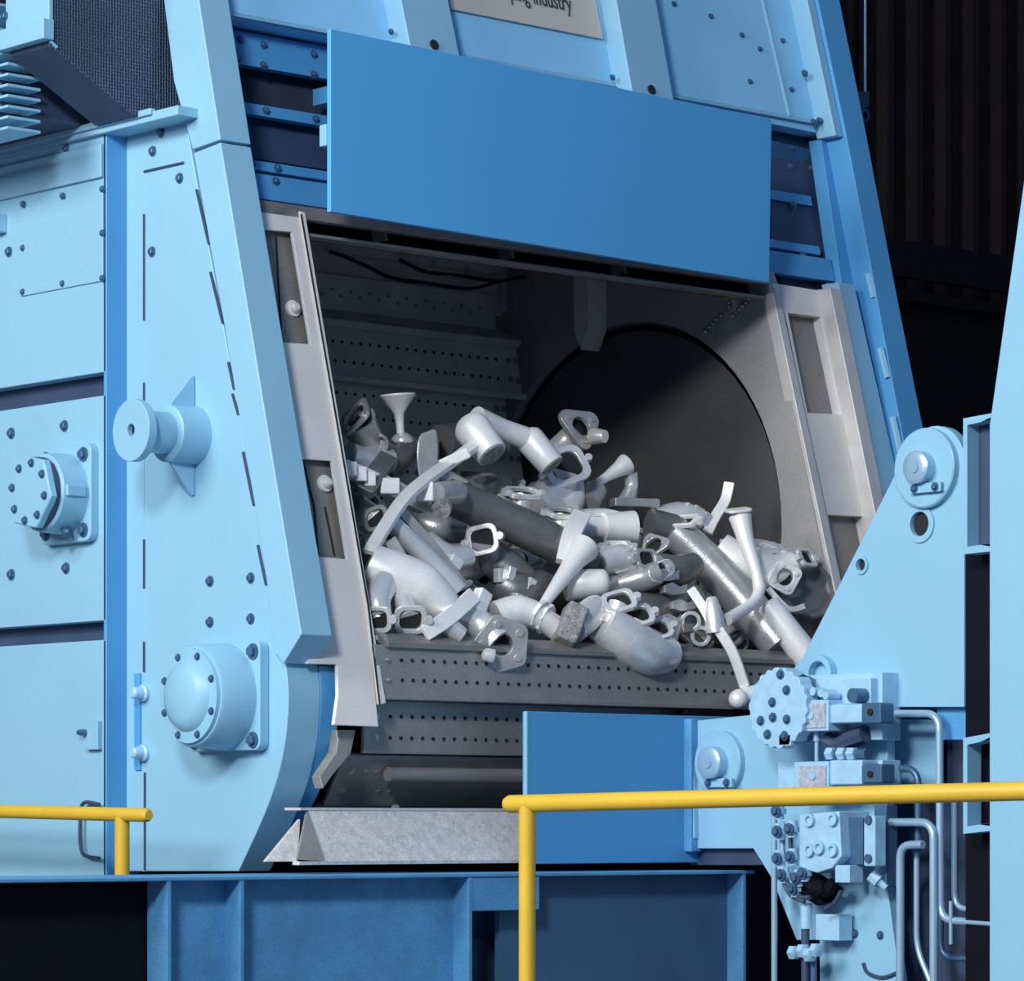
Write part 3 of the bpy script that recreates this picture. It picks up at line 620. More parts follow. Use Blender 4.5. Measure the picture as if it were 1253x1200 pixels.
MB().tube(cr(pX([(1060, 898), (1040, 905), (1025, 912), (1012, 905)], 1.36), 4), .028, 8).build('black_hose', 'navy', va)
v2 = thing('hydraulic_valve', onX(1010, 962, 1.4), 'middle hydraulic valve with grey type plate just above the yellow rail', 'valve')
blk(v2, 'manifold_block', 952, 932, 1080, 968, 1.38, .08, 'valve')
blk(v2, 'valve_body', 972, 932, 1014, 972, 1.30, .1, 'valve'); lb = blk(v2, 'type_plate', 978, 937, 1011, 964, 1.296, .006, 'label', 0); MB().lathe(onX(995, 949, 1.296), NX, [(0, .012), (.004, .012)], 14).build('plate_mark', 'valve', lb)
blk(v2, 'solenoid_housing', 1015, 930, 1055, 960, 1.31, .07, 'valve', .006)
blk(v2, 'connector_plug', 1054, 935, 1079, 958, 1.31, .06, 'bolt', .006)
MB().lathe(onX(1066, 947, 1.31), NX, [(0, .01), (.006, .01)], 12).build('plug_screw', 'hole', v2)
MB().tube([onX(1014, 922, 1.34), onX(1062, 922, 1.34)], .016, 12).build('cross_pipe', 'bolt', v2)
for px in (1018, 1032, 1044): MB().lathe(onX(px - 4, 922, 1.33), NY, [(0, .02), (.02, .02), (.024, .016)], 6).build('pipe_fitting', 'valve', v2)
v3 = thing('hydraulic_valve', onX(1010, 1070, 1.4), 'lower hydraulic pump block with four bolted front plate below the rail', 'valve')
MB().poly_prism(pX([(978, 996), (1027, 992), (1030, 1048), (1018, 1062), (1000, 1068), (978, 1062)], 1.32), (.13, 0, 0)).build('pump_body', 'valve', v3, .005)
for a, b in [(395, 125), (550, 120), (395, 325), (550, 325), (460, 310)]:
    MB().lathe(onX(920 + a / 5.455, 980 + b / 5.455, 1.32), NX, [(-.01, .02), (.012, .02), (.012, .011), (.004, .011), (.004, 0)], 16).build('cap_screw', 'valve', v3)
blk(v3, 'pump_side', 1028, 1000, 1056, 1058, 1.36, .08, 'bolt')
blk(v3, 'end_strap', 1057, 998, 1071, 1060, 1.33, .05, 'valve', .005)
for y in (1003, 1050): MB().lathe(onX(1064, y, 1.33), NX, [(0, .013), (.008, .013)], 12).build('strap_bolt', 'bolt', v3)
blk(v3, 'back_block', 1070, 985, 1085, 1085, 1.40, .05, 'bolt')
blk(v3, 'port_block', 1022, 1058, 1040, 1080, 1.33, .06, 'valve')
MB().lathe(onX(1066, 1070, 1.38), dv(.7, -.6, .2), [(0, .02), (.03, .022), (.034, .012), (.06, .01)], 8).build('pipe_fitting', 'valve', v3)
hb = MB(); random.seed(3)
for k in range(9):
    c0 = (1008 + random.uniform(-14, 14), 1088 + random.uniform(-12, 12))
    hb = MB().tube(cr(pX([(c0[0] - 12, c0[1] - 10), c0, (c0[0] + 10, c0[1] + random.uniform(-14, 14))], 1.34 + .012 * k), 4), .018, 8).build('black_hose', 'black', v3)
for k, (px, py) in enumerate([(954, 990), (955, 1015), (970, 1012), (955, 1048), (971, 1046), (960, 1068), (978, 1072), (974, 1085), (986, 1066)]):
    f = MB().lathe(onX(px, py, 1.33) + V((0, 0, .02)), -UP, [(0, .016), (.018, .016), (.018, .022), (.034, .022), (.034, .015), (.05, .015)], 6 if k % 2 else 12).build('pipe_fitting', 'valve', v3)
    bolt(v3, onX(px - 4, py + 2, 1.31), NX, .012)
MB().tube([onX(958, 1020, 1.35), onX(958, 1048, 1.35)], .009, 8).build('link_rod', 'tube', v3); MB().tube([onX(968, 1020, 1.35), onX(968, 1048, 1.35)], .007, 8).build('link_rod', 'navy', v3)
for a in ([(960, 1080), (968, 1095), (985, 1103)], [(963, 1078), (975, 1096), (992, 1098)], [(1030, 1090), (1022, 1104), (1010, 1112)]): MB().tube(cr(pX(a, 1.33), 4), .007, 8).build('thin_hose', 'navy', v3)
v4 = thing('pressure_fitting', onX(990, 1200, 1.4), 'small pressure fitting and box on the lowest vertical pipe', 'fitting')
blk(v4, 'fitting_box', 998, 1118, 1027, 1151, 1.38, .06, 'valve')
MB().tube([onX(987, 1105, 1.36), onX(987, 1136, 1.36)], .018, 12).build('fitting_sleeve', 'valve', v4)
MB().tube([onX(986, 1136, 1.36), onX(986, 1260, 1.36)], .013, 12).build('pipe', 'navy', v4)
MB().tube([onX(996, 1170, 1.37), onX(996, 1260, 1.37)], .010, 12).build('pipe', 'bolt', v4)
for px, py in [(973, 1165), (984, 1163), (1000, 1162), (992, 1168)]: MB().lathe(onX(px - 5, py, 1.34), NY, [(0, .018), (.004, .022), (.024, .022), (.028, .016)], 6).build('pipe_nut', 'valve', v4)
def pipe(pts, r, X, label, m='tube'):
    ps = pX(pts, X); out = [ps[0]]
    for i in range(1, len(ps) - 1):              # rounded bends
        a, b, c = ps[i - 1], ps[i], ps[i + 1]; k = min(.05, (a - b).length * .45, (c - b).length * .45)
        p0 = b + (a - b).normalized() * k; p1 = b + (c - b).normalized() * k
        for t in [j / 5 for j in range(6)]: out.append(p0 * (1 - t) ** 2 + b * 2 * t * (1 - t) + p1 * t * t)
    out.append(ps[-1])
    o = MB().tube(out, r, 12).build('hydraulic_pipe', m); return tag(o, label, 'pipe', 'hydraulic pipes by the valves')
pipe([(1076, 873), (1150, 873), (1151, 1125), (1240, 1132)], .0115, 1.44, 'pale hydraulic pipe bending down from the upper valve')
pipe([(1076, 940), (1124, 940), (1124, 1042)], .0105, 1.46, 'hydraulic pipe bending down beside the middle valve', 'bolt')
pipe([(1085, 1006), (1143, 1006), (1143, 1260)], .0125, 1.42, 'pale hydraulic pipe bending down to the right of the pump block')
pipe([(1130, 1033), (1102, 1034), (1102, 1260)], .0125, 1.41, 'pale hydraulic pipe in front of the lower bracket, leftmost bend')
pipe([(1122, 1042), (1122, 1160), (1145, 1215)], .009, 1.46, 'thin bright hydraulic pipe between two bent pipes')
pipe([(1168, 960), (1168, 1112), (1240, 1113)], .009, 1.5, 'thin hydraulic pipe nearest the hoist post')
pipe([(1152, 1100), (1152, 1172), (1240, 1174)], .009, 1.5, 'dark hydraulic pipe running low behind the hoist post', 'bolt')
pipe([(948, 986), (948, 1260)], .0095, 1.36, 'straight vertical pale pipe left of the pump block')
pipe([(1164, 1102), (1164, 1155)], .006, 1.43, 'short bright rod between the hydraulic pipes')

# ================================================================== FAR RIGHT BACKGROUND
def far(px, py, Y=6.4): return onY(px, py, Y)
g = thing('wall_girder', far(1150, 380), 'dark rusty horizontal girder low on the far cladding', 'girder')
a = far(1085, 300); b = far(1240, 395)
MB().box2((a.x - 1.5, 6.4, far(1150, 345).z), (b.x + 3, 6.45, far(1150, 300).z)).build('upper_flange', 'girder', g)
MB().box2((a.x - 1.5, 6.36, far(1150, 375).z), (b.x + 3, 6.6, far(1150, 362).z)).build('lower_flange', 'girder', g)
MB().box2((a.x - 1.5, 6.5, far(1150, 600).z), (b.x + 3, 6.55, far(1150, 375).z)).build('dark_lower_sheet', 'girder', g)
dp = thing('drop_pipe', onY(1058, 140, 1.6), 'thin vertical pipe with clamp behind the right column', 'pipe')
MB().tube([onY(1059, 118, 1.6), onY(1059, -60, 1.6)], .006, 10).build('pipe', 'tube', dp)
MB().tube([onY(1044, 118, 1.62), onY(1044, -60, 1.62)], .03, 10).build('duct', 'girder', dp)
MB().poly_prism(pY([(1040, 112), (1064, 112), (1064, 130), (1040, 138)], 1.58), (0, .06, 0)).build('clamp', 'navy', dp)
MB().lathe(onY(1053, 142, 1.58), NY, [(0, .028), (.03, .028), (.03, .014), (.0, .014)], 16).build('clamp_ring', 'navy', dp)
# ================================================================== CASTINGS heaped on the apron
def PC(p): return onY(*p)
def strip(mb, pts, nrm, w, th):                   # flat bar swept along points; nrm = broad face direction
    nrm = V(nrm).normalized(); R = []
    for i, p in enumerate(pts):
        t = (pts[min(i + 1, len(pts) - 1)] - pts[max(i - 1, 0)]).normalized(); s = t.cross(nrm).normalized(); n = s.cross(t)
        R.append([mb.bm.verts.new(p + s * (w / 2 * a) + n * (th / 2 * b)) for a, b in ((1, 1), (-1, 1), (-1, -1), (1, -1))])
    for i in range(len(R) - 1):
        for k in range(4): mb.bm.faces.new((R[i][k], R[i][(k + 1) % 4], R[i + 1][(k + 1) % 4], R[i + 1][k]))
    mb.bm.faces.new(R[0][::-1]); mb.bm.faces.new(R[-1]); return mb
GRP = 'castings heaped on the conveyor'
def cst(name, p, label, cat='casting'): return thing(name, PC(p) - V((0, 0, .05)), label, cat, GRP)
def riser(par, a, b, r0, r1, m='white', name='riser', face=True):
    a, b = PC(a) if not isinstance(a, V) else a, PC(b) if not isinstance(b, V) else b
    d = b - a; L = d.length; r0 *= 1.1; r1 *= 1.1
    o = MB().lathe(a, d, [(0, r0 * .25), (.004, r0 * .7), (r0 * .35, r0 * .95), (r0 * .7, r0), (L - .004, r1), (L, r1 * .95)], 24).build(name, m, par)
    if face: MB().lathe(b, d, [(-.002, r1 * .9), (.004, r1 * .85), (.006, r1 * .5), (.004, .001)], 18).build('broken_face', 'rough', o)
    return o
def tubep(par, pts, rs, m='cast', name='tube_body', o0=False, o1=False, n=16, k=5):
    ps = cr([PC(p) if not isinstance(p, V) else p for p in pts], k)
    if isinstance(rs, (list, tuple)):
        q = []
        for i in range(len(ps)):
            t = i / (len(ps) - 1) * (len(rs) - 1); j = min(int(t), len(rs) - 2); q.append(rs[j] + (rs[j + 1] - rs[j]) * (t - j))
        rs = q
    rs = [r_ * 1.12 for r_ in rs] if isinstance(rs, list) else rs * 1.12
    return MB().tube(ps, rs, n, o0, o1).build(name, m, par)
def flange(par, c, n, R, hole, th=.014, m='cast', corners=3, rot=0, rc=.35, name='flange', stretch=1):
    c = PC(c) if not isinstance(c, V) else c; u, v, n = frame(V(n)); pts = []
    for k in range(corners):
        a0 = rot + 2 * math.pi * k / corners; cc = c + (u * math.cos(a0) * stretch + v * math.sin(a0)) * (R * (1 - rc))
        for j in range(5):
            a = a0 - math.pi / corners + 2 * math.pi / corners * j / 4; pts.append(cc + (u * math.cos(a) + v * math.sin(a)) * R * rc)
    o = MB().poly_prism(pts, n * th, holes=[circ(c, u, v, hole, 18)] if hole else ()).build(name, m, par, .003)
    if hole:
        MB().lathe(c - n * .02, n, [(0, hole * 1.02), (.004, hole * 1.02)], 18).build('bore', 'hole', o)
        for k in range(corners):
            a0 = rot + 2 * math.pi * k / corners; cc = c + (u * math.cos(a0) * stretch + v * math.sin(a0)) * (R * (1 - rc))
            MB().lathe(cc, n, [(th - .001, R * .14), (th + .005, R * .12)], 10).build('bolt_boss', m, o)
    return o
def port(par, base, c, n, w_, h_, m='cast', r=.03, rot=0, ears=True):
    """short runner from the body to a rounded rectangular port ring"""
    base = PC(base) if not isinstance(base, V) else base; c = PC(c) if not isinstance(c, V) else c
    w_ *= 1.15; h_ *= 1.15; n = V(n).normalized(); u, v, n = frame(n); u, v = u * math.cos(rot) + v * math.sin(rot), v * math.cos(rot) - u * math.sin(rot)
    st = MB().tube([base, base.lerp(c, .5), c - n * .004], [r, r * .9, r * .95], 14).build('runner', m, par)
    def rr(a, b, q, z):
        out = []
        for sx, sy, a0 in ((1, 1, 0), (-1, 1, 90), (-1, -1, 180), (1, -1, 270)):
            for k in range(4):
                t = math.radians(a0 + k * 30); out.append(c + n * z + u * (sx * (a / 2 - q) + math.cos(t) * q) + v * (sy * (b / 2 - q) + math.sin(t) * q))
        return out
    MB().poly_prism(rr(w_, h_, min(w_, h_) * .28, 0), n * .016, holes=[rr(w_ * .68, h_ * .66, min(w_, h_) * .2, 0)]).build('port_ring', m, st, .003)
    MB().poly_prism(rr(w_ * .72, h_ * .7, min(w_, h_) * .2, -.002), n * .005).build('port_cavity', 'hole', st)
    if ears:
        for s_ in (-1, 1):
            MB().lathe(c + u * (w_ * .56 * s_), n, [(0, .014), (.018, .013)], 8).build('bolt_ear', m, st)
    return st
def funnel(par, a, b, rn, rc, m='white', name='pouring_cup', base=None):
    a, b = PC(a), PC(b); d = b - a; L = d.length
    return MB().lathe(a, d, [(0, base or rn), (L * .3, rn), (L * .55, rn * 1.25), (L * .8, rc * .72), (L * .96, rc), (L, rc * .97), (L * .985, rc * .8), (L * .9, rc * .3)], 22).build(name, m, par)
def bar(par, pts, nrm, w_, th, m='white', name='runner_bar', k=6):
    return strip(MB(), cr([PC(p) for p in pts], k), nrm, w_, th).build(name, m, par, .003, ang=50)
TO = dv(0, .2, 1)

# ---- left end of the heap
c = cst('pouring_funnel', (490, 560, .42), 'pale funnel shaped sprue standing upright at the top left of the heap')
funnel(c, (491, 535, .42), (487, 482, .42), .013, .058, 'white')
MB().ball(PC((493, 541, .41)), .038, (1, 1, .85)).build('sprue_ball', 'cast', c)
tubep(c, [(500, 545, .42), (488, 560, .40), (470, 585, .36)], [.04, .042, .035], 'cast3')
c = cst('manifold', (440, 550, .25), 'grey elbow with round open port against the left liner')
tubep(c, [(470, 560, .30), (452, 540, .27), (438, 513, .24)], [.04, .045, .052], 'cast2', o1=True)
flange(c, (437, 512, .235), dv(-.75, .55, .55), .07, .042, m='cast2', corners=4)
tubep(c, [(425, 560, .2), (445, 568, .2), (472, 562, .24)], [.045, .05, .04], 'cast', 'branch')
MB().lathe(PC((466, 545, .22)), dv(-.3, .1, 1), [(-.06, .034), (.02, .034), (.02, .024), (.0, .024)], 16).build('side_port', 'cast3', c)
c = cst('gate_bar', (445, 590, .05), 'short bright gate bar with two square blocks by the left liner')
bar(c, [(420, 572, .05), (445, 582, .05), (462, 590, .05)], TO, .05, .03, 'white')
for p in [(430, 574, .03), (442, 580, .03), (453, 586, .03)]: MB().box(PC(p), .035, .035, .045, Matrix.Rotation(-.6, 3, 'Z')).build('gate_block', 'white', c, .004)
bar(c, [(445, 602, .03), (462, 578, .06), (476, 560, .09)], TO, .06, .03, 'cast3', 'stem')
c = cst('gate_bar', (475, 600, 0), 'bright block ended gate bar under the long flat bar')
bar(c, [(460, 588, .06), (495, 606, .06), (520, 618, .06)], TO, .055, .04, 'cast')
MB().box(PC((477, 595, .03)), .06, .05, .05, Matrix.Rotation(-.6, 3, 'Z')).build('gate_block', 'white', c, .005)
MB().box(PC((522, 602, .0)), .055, .05, .06, Matrix.Rotation(-.9, 3, 'Z')).build('gate_block', 'white', c, .005)
c = cst('block_casting', (530, 590, .3), 'light grey rounded block casting with a tube stub behind the white riser')
MB().poly_prism(cr([PC(p) for p in [(514, 590, .26), (510, 560, .26), (513, 534, .26), (524, 527, .26), (536, 529, .26), (536, 590, .26)]], 3), (.09, .1, 0)).build('block_body', 'cast', c, .01)
tubep(c, [(540, 540, .38), (570, 538, .4), (610, 545, .42)], .05, 'cast3', 'tube_stub')
c = cst('twin_riser', (620, 545, .12), 'large white twin riser casting crowning the heap')
riser(c, (571, 515, .16), (603, 556, .06), .054, .046, 'white')
tubep(c, [(583, 512, .2), (615, 525, .2), (648, 538, .18)], [.036, .03, .034], 'white', 'runner_bar')
riser(c, (642, 530, .2), (676, 570, .12), .044, .040, 'white')
c = cst('runner_bar', (510, 600, .0), 'long curved flat white runner bar leaning down from the twin riser', 'bar')
bar(c, [(588, 540, .10), (560, 560, .05), (520, 588, -.01), (490, 617, -.05), (452, 676, -.1)], dv(-.2, .5, .8), .042, .02, 'white')
MB().box(PC((556, 562, .035)), .1, .05, .035, Matrix.Rotation(-.6, 3, 'Z') @ Matrix.Rotation(-.45, 3, 'Y')).build('gate_block', 'white', c, .005)
c = cst('riser_stub', (548, 615, .0), 'grey riser stub with rough broken end over the long dark tube')
riser(c, (563, 602, .02), (534, 603, -.02), .036, .03, 'cast2', face=False)
MB().lathe(PC((541, 622, -.03)), dv(-.2, -.4, .9), [(-.05, .025), (0, .032), (.01, .03)], 16).build('broken_face', 'rough', c)
# ---- centre
c = cst('manifold', (640, 640, .05), 'long dark tubular manifold lying across the heap centre')
tubep(c, [(548, 606, .10), (600, 628, .06), (660, 655, .0), (724, 690, -.05)], [.05, .055, .055, .05], 'cast3', n=20)
port(c, (635, 630, .06), (640, 606, .06), dv(.2, .9, .4), .10, .07, 'cast', .035)
port(c, (685, 650, .02), (688, 630, .02), dv(.2, .9, .4), .10, .07, 'cast', .035)
bar(c, [(610, 610, .04), (650, 634, .02), (700, 652, -.02)], dv(0, .8, .5), .05, .02, 'cast', 'port_rail')
c = cst('port_casting', (690, 590, .2), 'elbow casting with wide open port facing out below the twin riser')
port(c, (684, 600, .26), (692, 572, .2), dv(.15, .45, 1), .13, .12, 'cast', .05, .4)
tubep(c, [(690, 580, .26), (676, 605, .24), (655, 625, .2)], [.055, .06, .05], 'cast')
tubep(c, [(700, 590, .26), (702, 610, .22), (694, 625, .18)], [.035, .035, .04], 'white', 'branch')
c = cst('flanged_elbow', (705, 550, .35), 'three cornered flange casting at the highest point right of the twin riser')
flange(c, (708, 524, .34), dv(.55, .35, .8), .085, .034, .02, 'cast2', 3, .5)
tubep(c, [(672, 555, .42), (692, 540, .4), (708, 526, .36)], [.028, .034, .036], 'cast')
riser(c, (722, 533, .3), (741, 534, .24), .026, .02, 'cast', 'nub', False)
c = cst('pouring_funnel', (745, 590, .28), 'white trumpet sprue with a bent elbow standing against the dark disc')
funnel(c, (715, 602, .28), (768, 567, .24), .014, .036, 'white')
tubep(c, [(772, 578, .25), (773, 598, .25), (765, 618, .22)], [.022, .02, .032], 'cast', 'elbow')
MB().box(PC((775, 616, .2)), .16, .09, .03, Matrix.Rotation(-.4, 3, 'Z')).build('foot_plate', 'cast2', c, .005)
tubep(c, [(728, 600, .24), (722, 618, .2)], [.036, .03], 'cast2', 'stub', k=2)
c = cst('cone_sprue', (740, 650, .02), 'bright horizontal cone with flat wide end in the heap middle')
a, b = PC((702, 645, .06)), PC((776, 645, -.02)); MB().lathe(a, b - a, [(0, .03), (.1, .036), (.105, .046), ((b - a).length, .042 + .012)], 24).build('cone_body', 'white', c)
bar(c, [(700, 630, .06), (740, 626, .04), (765, 632, .02)], dv(0, 1, .2), .05, .02, 'white', 'top_web')
c = cst('pouring_funnel', (700, 700, -.12), 'long white funnel sprue pointing down between dark tube and risers')
funnel(c, (664, 742, -.16), (716, 668, -.12), .022, .05, 'white', base=.016)
bar(c, [(692, 688, -.11), (700, 655, -.08), (712, 630, -.02)], TO, .06, .03, 'white', 'stem')
c = cst('riser_stub', (720, 715, -.14), 'pale horizontal riser cylinder below the cone sprue')
riser(c, (746, 712, -.16), (692, 716, -.08), .04, .046, 'white')
c = cst('riser_stub', (715, 760, -.22), 'grey riser with a rough square end near the conveyor lip')
riser(c, (735, 742, -.2), (700, 768, -.24), .044, .046, 'cast', face=False)
MB().box(PC((698, 765, -.25)), .07, .09, .13, Matrix.Rotation(.5, 3, 'Y') @ Matrix.Rotation(-.5, 3, 'Z')).build('broken_block', 'rough', c, .012)
c = cst('exhaust_manifold', (780, 790, -.27), 'three port exhaust manifold hanging over the conveyor lip')
tubep(c, [(738, 762, -.25), (765, 782, -.27), (795, 798, -.28), (818, 800, -.27)], [.055, .068, .066, .05], 'cast', n=22)
tubep(c, [(812, 806, -.27), (816, 785, -.24), (822, 765, -.22)], [.035, .03, .03], 'cast2', 'outlet')
for a, b in (((748, 765, -.26), (758, 738, -.27)), ((772, 782, -.27), (780, 756, -.29)), ((797, 796, -.28), (803, 773, -.30))):
    port(c, a, b, dv(.0, .62, .8), .092, .075, 'cast', .036, .35)
# ---- lower left, along the lip
c = cst('exhaust_manifold', (500, 745, -.15), 'large bright branched manifold at the lower left of the heap')
tubep(c, [(450, 690, -.08), (480, 705, -.12), (515, 720, -.16), (548, 745, -.2)], [.058, .07, .07, .045], 'white', n=22)
tubep(c, [(470, 712, -.14), (462, 735, -.17), (466, 758, -.19)], [.04, .036, .034], 'cast', 'branch')
port(c, (490, 722, -.15), (502, 757, -.22), dv(.2, -.35, 1), .085, .075, 'cast', .034)
port(c, (466, 740, -.17), (464, 757, -.21), dv(-.2, -.25, 1), .07, .07, 'cast', .03)
riser(c, (540, 760, -.22), (566, 778, -.25), .03, .024, 'cast', 'nub', False)
c = cst('flange_plate', (545, 765, -.24), 'flat pale flange bar standing edge on beside the bright manifold', 'plate')
bar(c, [(520, 775, -.25), (550, 755, -.25), (580, 728, -.23)], dv(.55, .3, .8), .05, .018, 'white', 'plate_body', 3)
MB().box(PC((588, 735, -.22)), .05, .04, .07, Matrix.Rotation(.5, 3, 'Y')).build('lug', 'white', c, .006)
c = cst('flanged_tube', (612, 790, -.27), 'tube with pentagonal end flange facing out on the conveyor lip')
tubep(c, [(560, 748, -.18), (585, 762, -.21), (611, 786, -.27)], [.038, .042, .042], 'cast', o1=True)
flange(c, (613, 788, -.275), dv(.35, -.15, 1), .092, .034, .018, 'cast2', 5, .6, .3)
riser(c, (590, 800, -.29), (605, 803, -.31), .018, .02, 'cast', 'nub', False)
c = cst('ringed_neck', (650, 755, -.18), 'bright curved pipe neck with two clamp rings behind the pentagonal flange')
tubep(c, [(608, 755, -.12), (635, 748, -.15), (662, 755, -.19), (680, 770, -.2)], [.045, .046, .034, .03], 'white')
for t_, p in ((0, (660, 752, -.19)), (1, (668, 757, -.195))): MB().lathe(PC(p), dv(.8, -.45, .3), [(-.006, .05), (.006, .05)], 8).build('clamp_ring', 'white', c)
bar(c, [(672, 748, -.2), (690, 760, -.21)], TO, .012, .02, 'white', 'ring_lug', 2)
c = cst('runner_rod', (520, 680, -.08), 'straight grey round rod slanting across the left of the heap', 'rod')
tubep(c, [(480, 640, -.02), (520, 680, -.06), (562, 724, -.12)], [.024, .03, .03], 'cast', n=14)
bar(c, [(488, 622, -.0), (530, 668, -.05), (570, 720, -.08)], TO, .03, .02, 'cast2', 'side_web')
c = cst('port_casting', (592, 670, .0), 'small elbow with rectangular open port under the dark tube')
port(c, (600, 690, .06), (592, 661, 0.0), dv(-.3, .1, 1), .09, .085, 'cast2', .042, .2)
tubep(c, [(600, 680, .06), (625, 700, .02), (650, 720, -.02)], [.05, .055, .045], 'cast3')
c = cst('elbow_casting', (550, 690, .0), 'bright rounded elbow with stub between rod and rectangular port')
tubep(c, [(520, 660, .05), (545, 682, .0), (575, 680, -.02)], [.032, .042, .03], 'cast', o1=True)
MB().box(PC((555, 688, -.05)), .05, .04, .035, Matrix.Rotation(.5, 3, 'Y')).build('lug', 'white', c, .005)
c = cst('curved_strap', (490, 690, -.12), 'thin curved grey strap standing at the left below the flat bar', 'strap')
bar(c, [(478, 660, -.1), (490, 680, -.12), (496, 710, -.13)], dv(-.6, .2, .8), .04, .014, 'cast2', 'strap_body')
# ---- right side
c = cst('exhaust_manifold', (900, 740, -.1), 'long grey tubular manifold slanting down to the right lip')
tubep(c, [(826, 650, .06), (868, 690, -.02), (915, 742, -.12), (955, 790, -.22)], [.05, .056, .06, .055], 'cast2', n=22)
port(c, (845, 660, .04), (838, 640, .02), dv(-.3, .8, .5), .09, .06, 'white', .035)
MB().tube([PC((795, 640, .1)), PC((835, 650, .06))], .05, 18).build('inlet', 'cast3', c)
c = cst('elbow_casting', (850, 640, .1), 'bright elbow with notched collar on top of the right hand tube')
tubep(c, [(800, 640, .16), (830, 632, .12), (858, 638, .08)], [.04, .045, .04], 'cast', o1=True)
for p in ((838, 625, .1), (848, 628, .09), (860, 636, .07)): MB().box(PC(p), .03, .05, .05, Matrix.Rotation(.4, 3, 'Y')).build('collar_lug', 'cast', c, .004)
c = cst('bent_strap', (880, 620, .08), 'flat bent white strap sticking up in front of the disc', 'strap')
bar(c, [(893, 590, .05), (888, 612, .05), (876, 632, .05), (866, 652, .04)], dv(-.2, .1, 1), .036, .014, 'white', 'strap_body')
c = cst('exhaust_manifold', (930, 690, -.08), 'big bright curved manifold at the right end of the heap')
tubep(c, [(878, 672, -.0), (905, 690, -.05), (940, 700, -.1), (972, 690, -.14)], [.055, .062, .055, .04], 'white', n=22)
port(c, (925, 690, -.07), (938, 672, -.08), dv(.2, .9, .4), .09, .06, 'cast', .035)
port(c, (968, 690, -.13), (985, 684, -.17), dv(.7, .45, .5), .08, .06, 'cast', .035)
bar(c, [(885, 664, -.02), (930, 664, -.06), (965, 676, -.12)], dv(0, .9, .3), .05, .016, 'white', 'port_rail')
flange(c, (960, 706, -.17), dv(.2, -.1, 1), .06, .028, .014, 'white', 4, .3)
c = cst('disc_casting', (985, 730, -.12), 'dark round bowl casting at the far right beside the liner')
MB().lathe(PC((978, 728, -.1)), dv(.35, .25, .8), [(0, .03), (.03, .09), (.06, .105), (.07, .1), (.065, .085), (.04, .07), (.035, .01)], 28).build('bowl', 'cast3', c)
bar(c, [(940, 720, -.14), (965, 745, -.19), (985, 742, -.22)], TO, .02, .02, 'cast', 'rim_lug')
c = cst('pouring_funnel', (920, 700, -.2), 'slim upright sprue with flanged head and bent foot on the right')
tubep(c, [(906, 632, -.12), (913, 660, -.15), (926, 700, -.2), (930, 722, -.22)], [.034, .024, .017, .02], 'white', n=18)
flange(c, (904, 626, -.12), dv(-.1, 1, .2), .05, 0, .01, 'white', 4, .3, .3)
tubep(c, [(930, 720, -.22), (922, 738, -.24), (890, 758, -.27)], [.018, .018, .018], 'white', 'bent_foot', n=10)
c = cst('cylinder_casting', (960, 780, -.22), 'thick pale cylinder sliding over the lip beside the bracket')
a, b = PC((938, 738, -.2)), PC((998, 818, -.32)); MB().lathe(a, b - a, [(0, .03), (.01, .042), ((b - a).length - .02, .05), ((b - a).length, .045)], 24).build('cylinder_body', 'white', c)
c = cst('cone_riser', (875, 760, -.24), 'small upright cone riser on a thin hanging bar')
a, b = PC((876, 774, -.27)), PC((871, 730, -.26)); MB().lathe(a, b - a, [(0, .032), (.06, .03), ((b - a).length - .006, .018), ((b - a).length, .013)], 18).build('cone_body', 'cast', c)
bar(c, [(845, 720, -.2), (862, 745, -.24), (872, 765, -.27)], TO, .032, .016, 'cast', 'runner_bar')
bar(c, [(880, 770, -.29), (898, 800, -.32), (912, 840, -.33)], dv(-.4, .1, .9), .034, .016, 'white', 'hanging_bar')
MB().ball(PC((904, 855, -.34)), .032).build('end_knob', 'white', c)
a, b = PC((908, 852, -.33)), PC((935, 848, -.36)); MB().lathe(a, b - a, [(0, .028), ((b - a).length, .033)], 18).build('end_cylinder', 'white', c)
c = cst('port_casting', (840, 700, -.12), 'small dark notched casting under the right hand tube')
tubep(c, [(800, 690, -.1), (825, 700, -.13), (850, 690, -.12)], [.04, .05, .035], 'cast3', o1=True)
for k, (px, py) in enumerate([(818, 705), (828, 722), (838, 742), (824, 760), (838, 770)]):
    MB().poly_prism([PC((px - 14, py - 6, -.2)), PC((px - 4, py - 10, -.2)), PC((px + 6, py - 4, -.2)), PC((px + 14, py - 8, -.2)), PC((px + 14, py + 3, -.2)), PC((px - 2, py + 6, -.2)), PC((px - 14, py + 3, -.2))], (.02, .05, 0)).build('notched_rib', 'cast2', c, .003)
c = cst('port_casting', (770, 690, -.1), 'bright two port casting in the crowded heap middle')
tubep(c, [(735, 690, -.08), (760, 684, -.1), (790, 690, -.12)], [.04, .045, .036], 'cast')
port(c, (752, 686, -.1), (756, 672, -.1), dv(0, .8, .6), .08, .055, 'cast', .03)
port(c, (782, 690, -.12), (790, 685, -.16), dv(.5, .3, .8), .07, .06, 'cast2', .03)
flange(c, (802, 670, -.1), dv(-.5, .5, .7), .06, .03, .014, 'cast2', 3, .2)
c = cst('dark_elbow', (800, 745, -.15), 'dark elbow pipe filling the gap behind the three port manifold')
tubep(c, [(760, 735, -.1), (790, 745, -.12), (820, 735, -.1), (835, 710, -.05)], [.05, .055, .05, .045], 'cast3', o1=True)

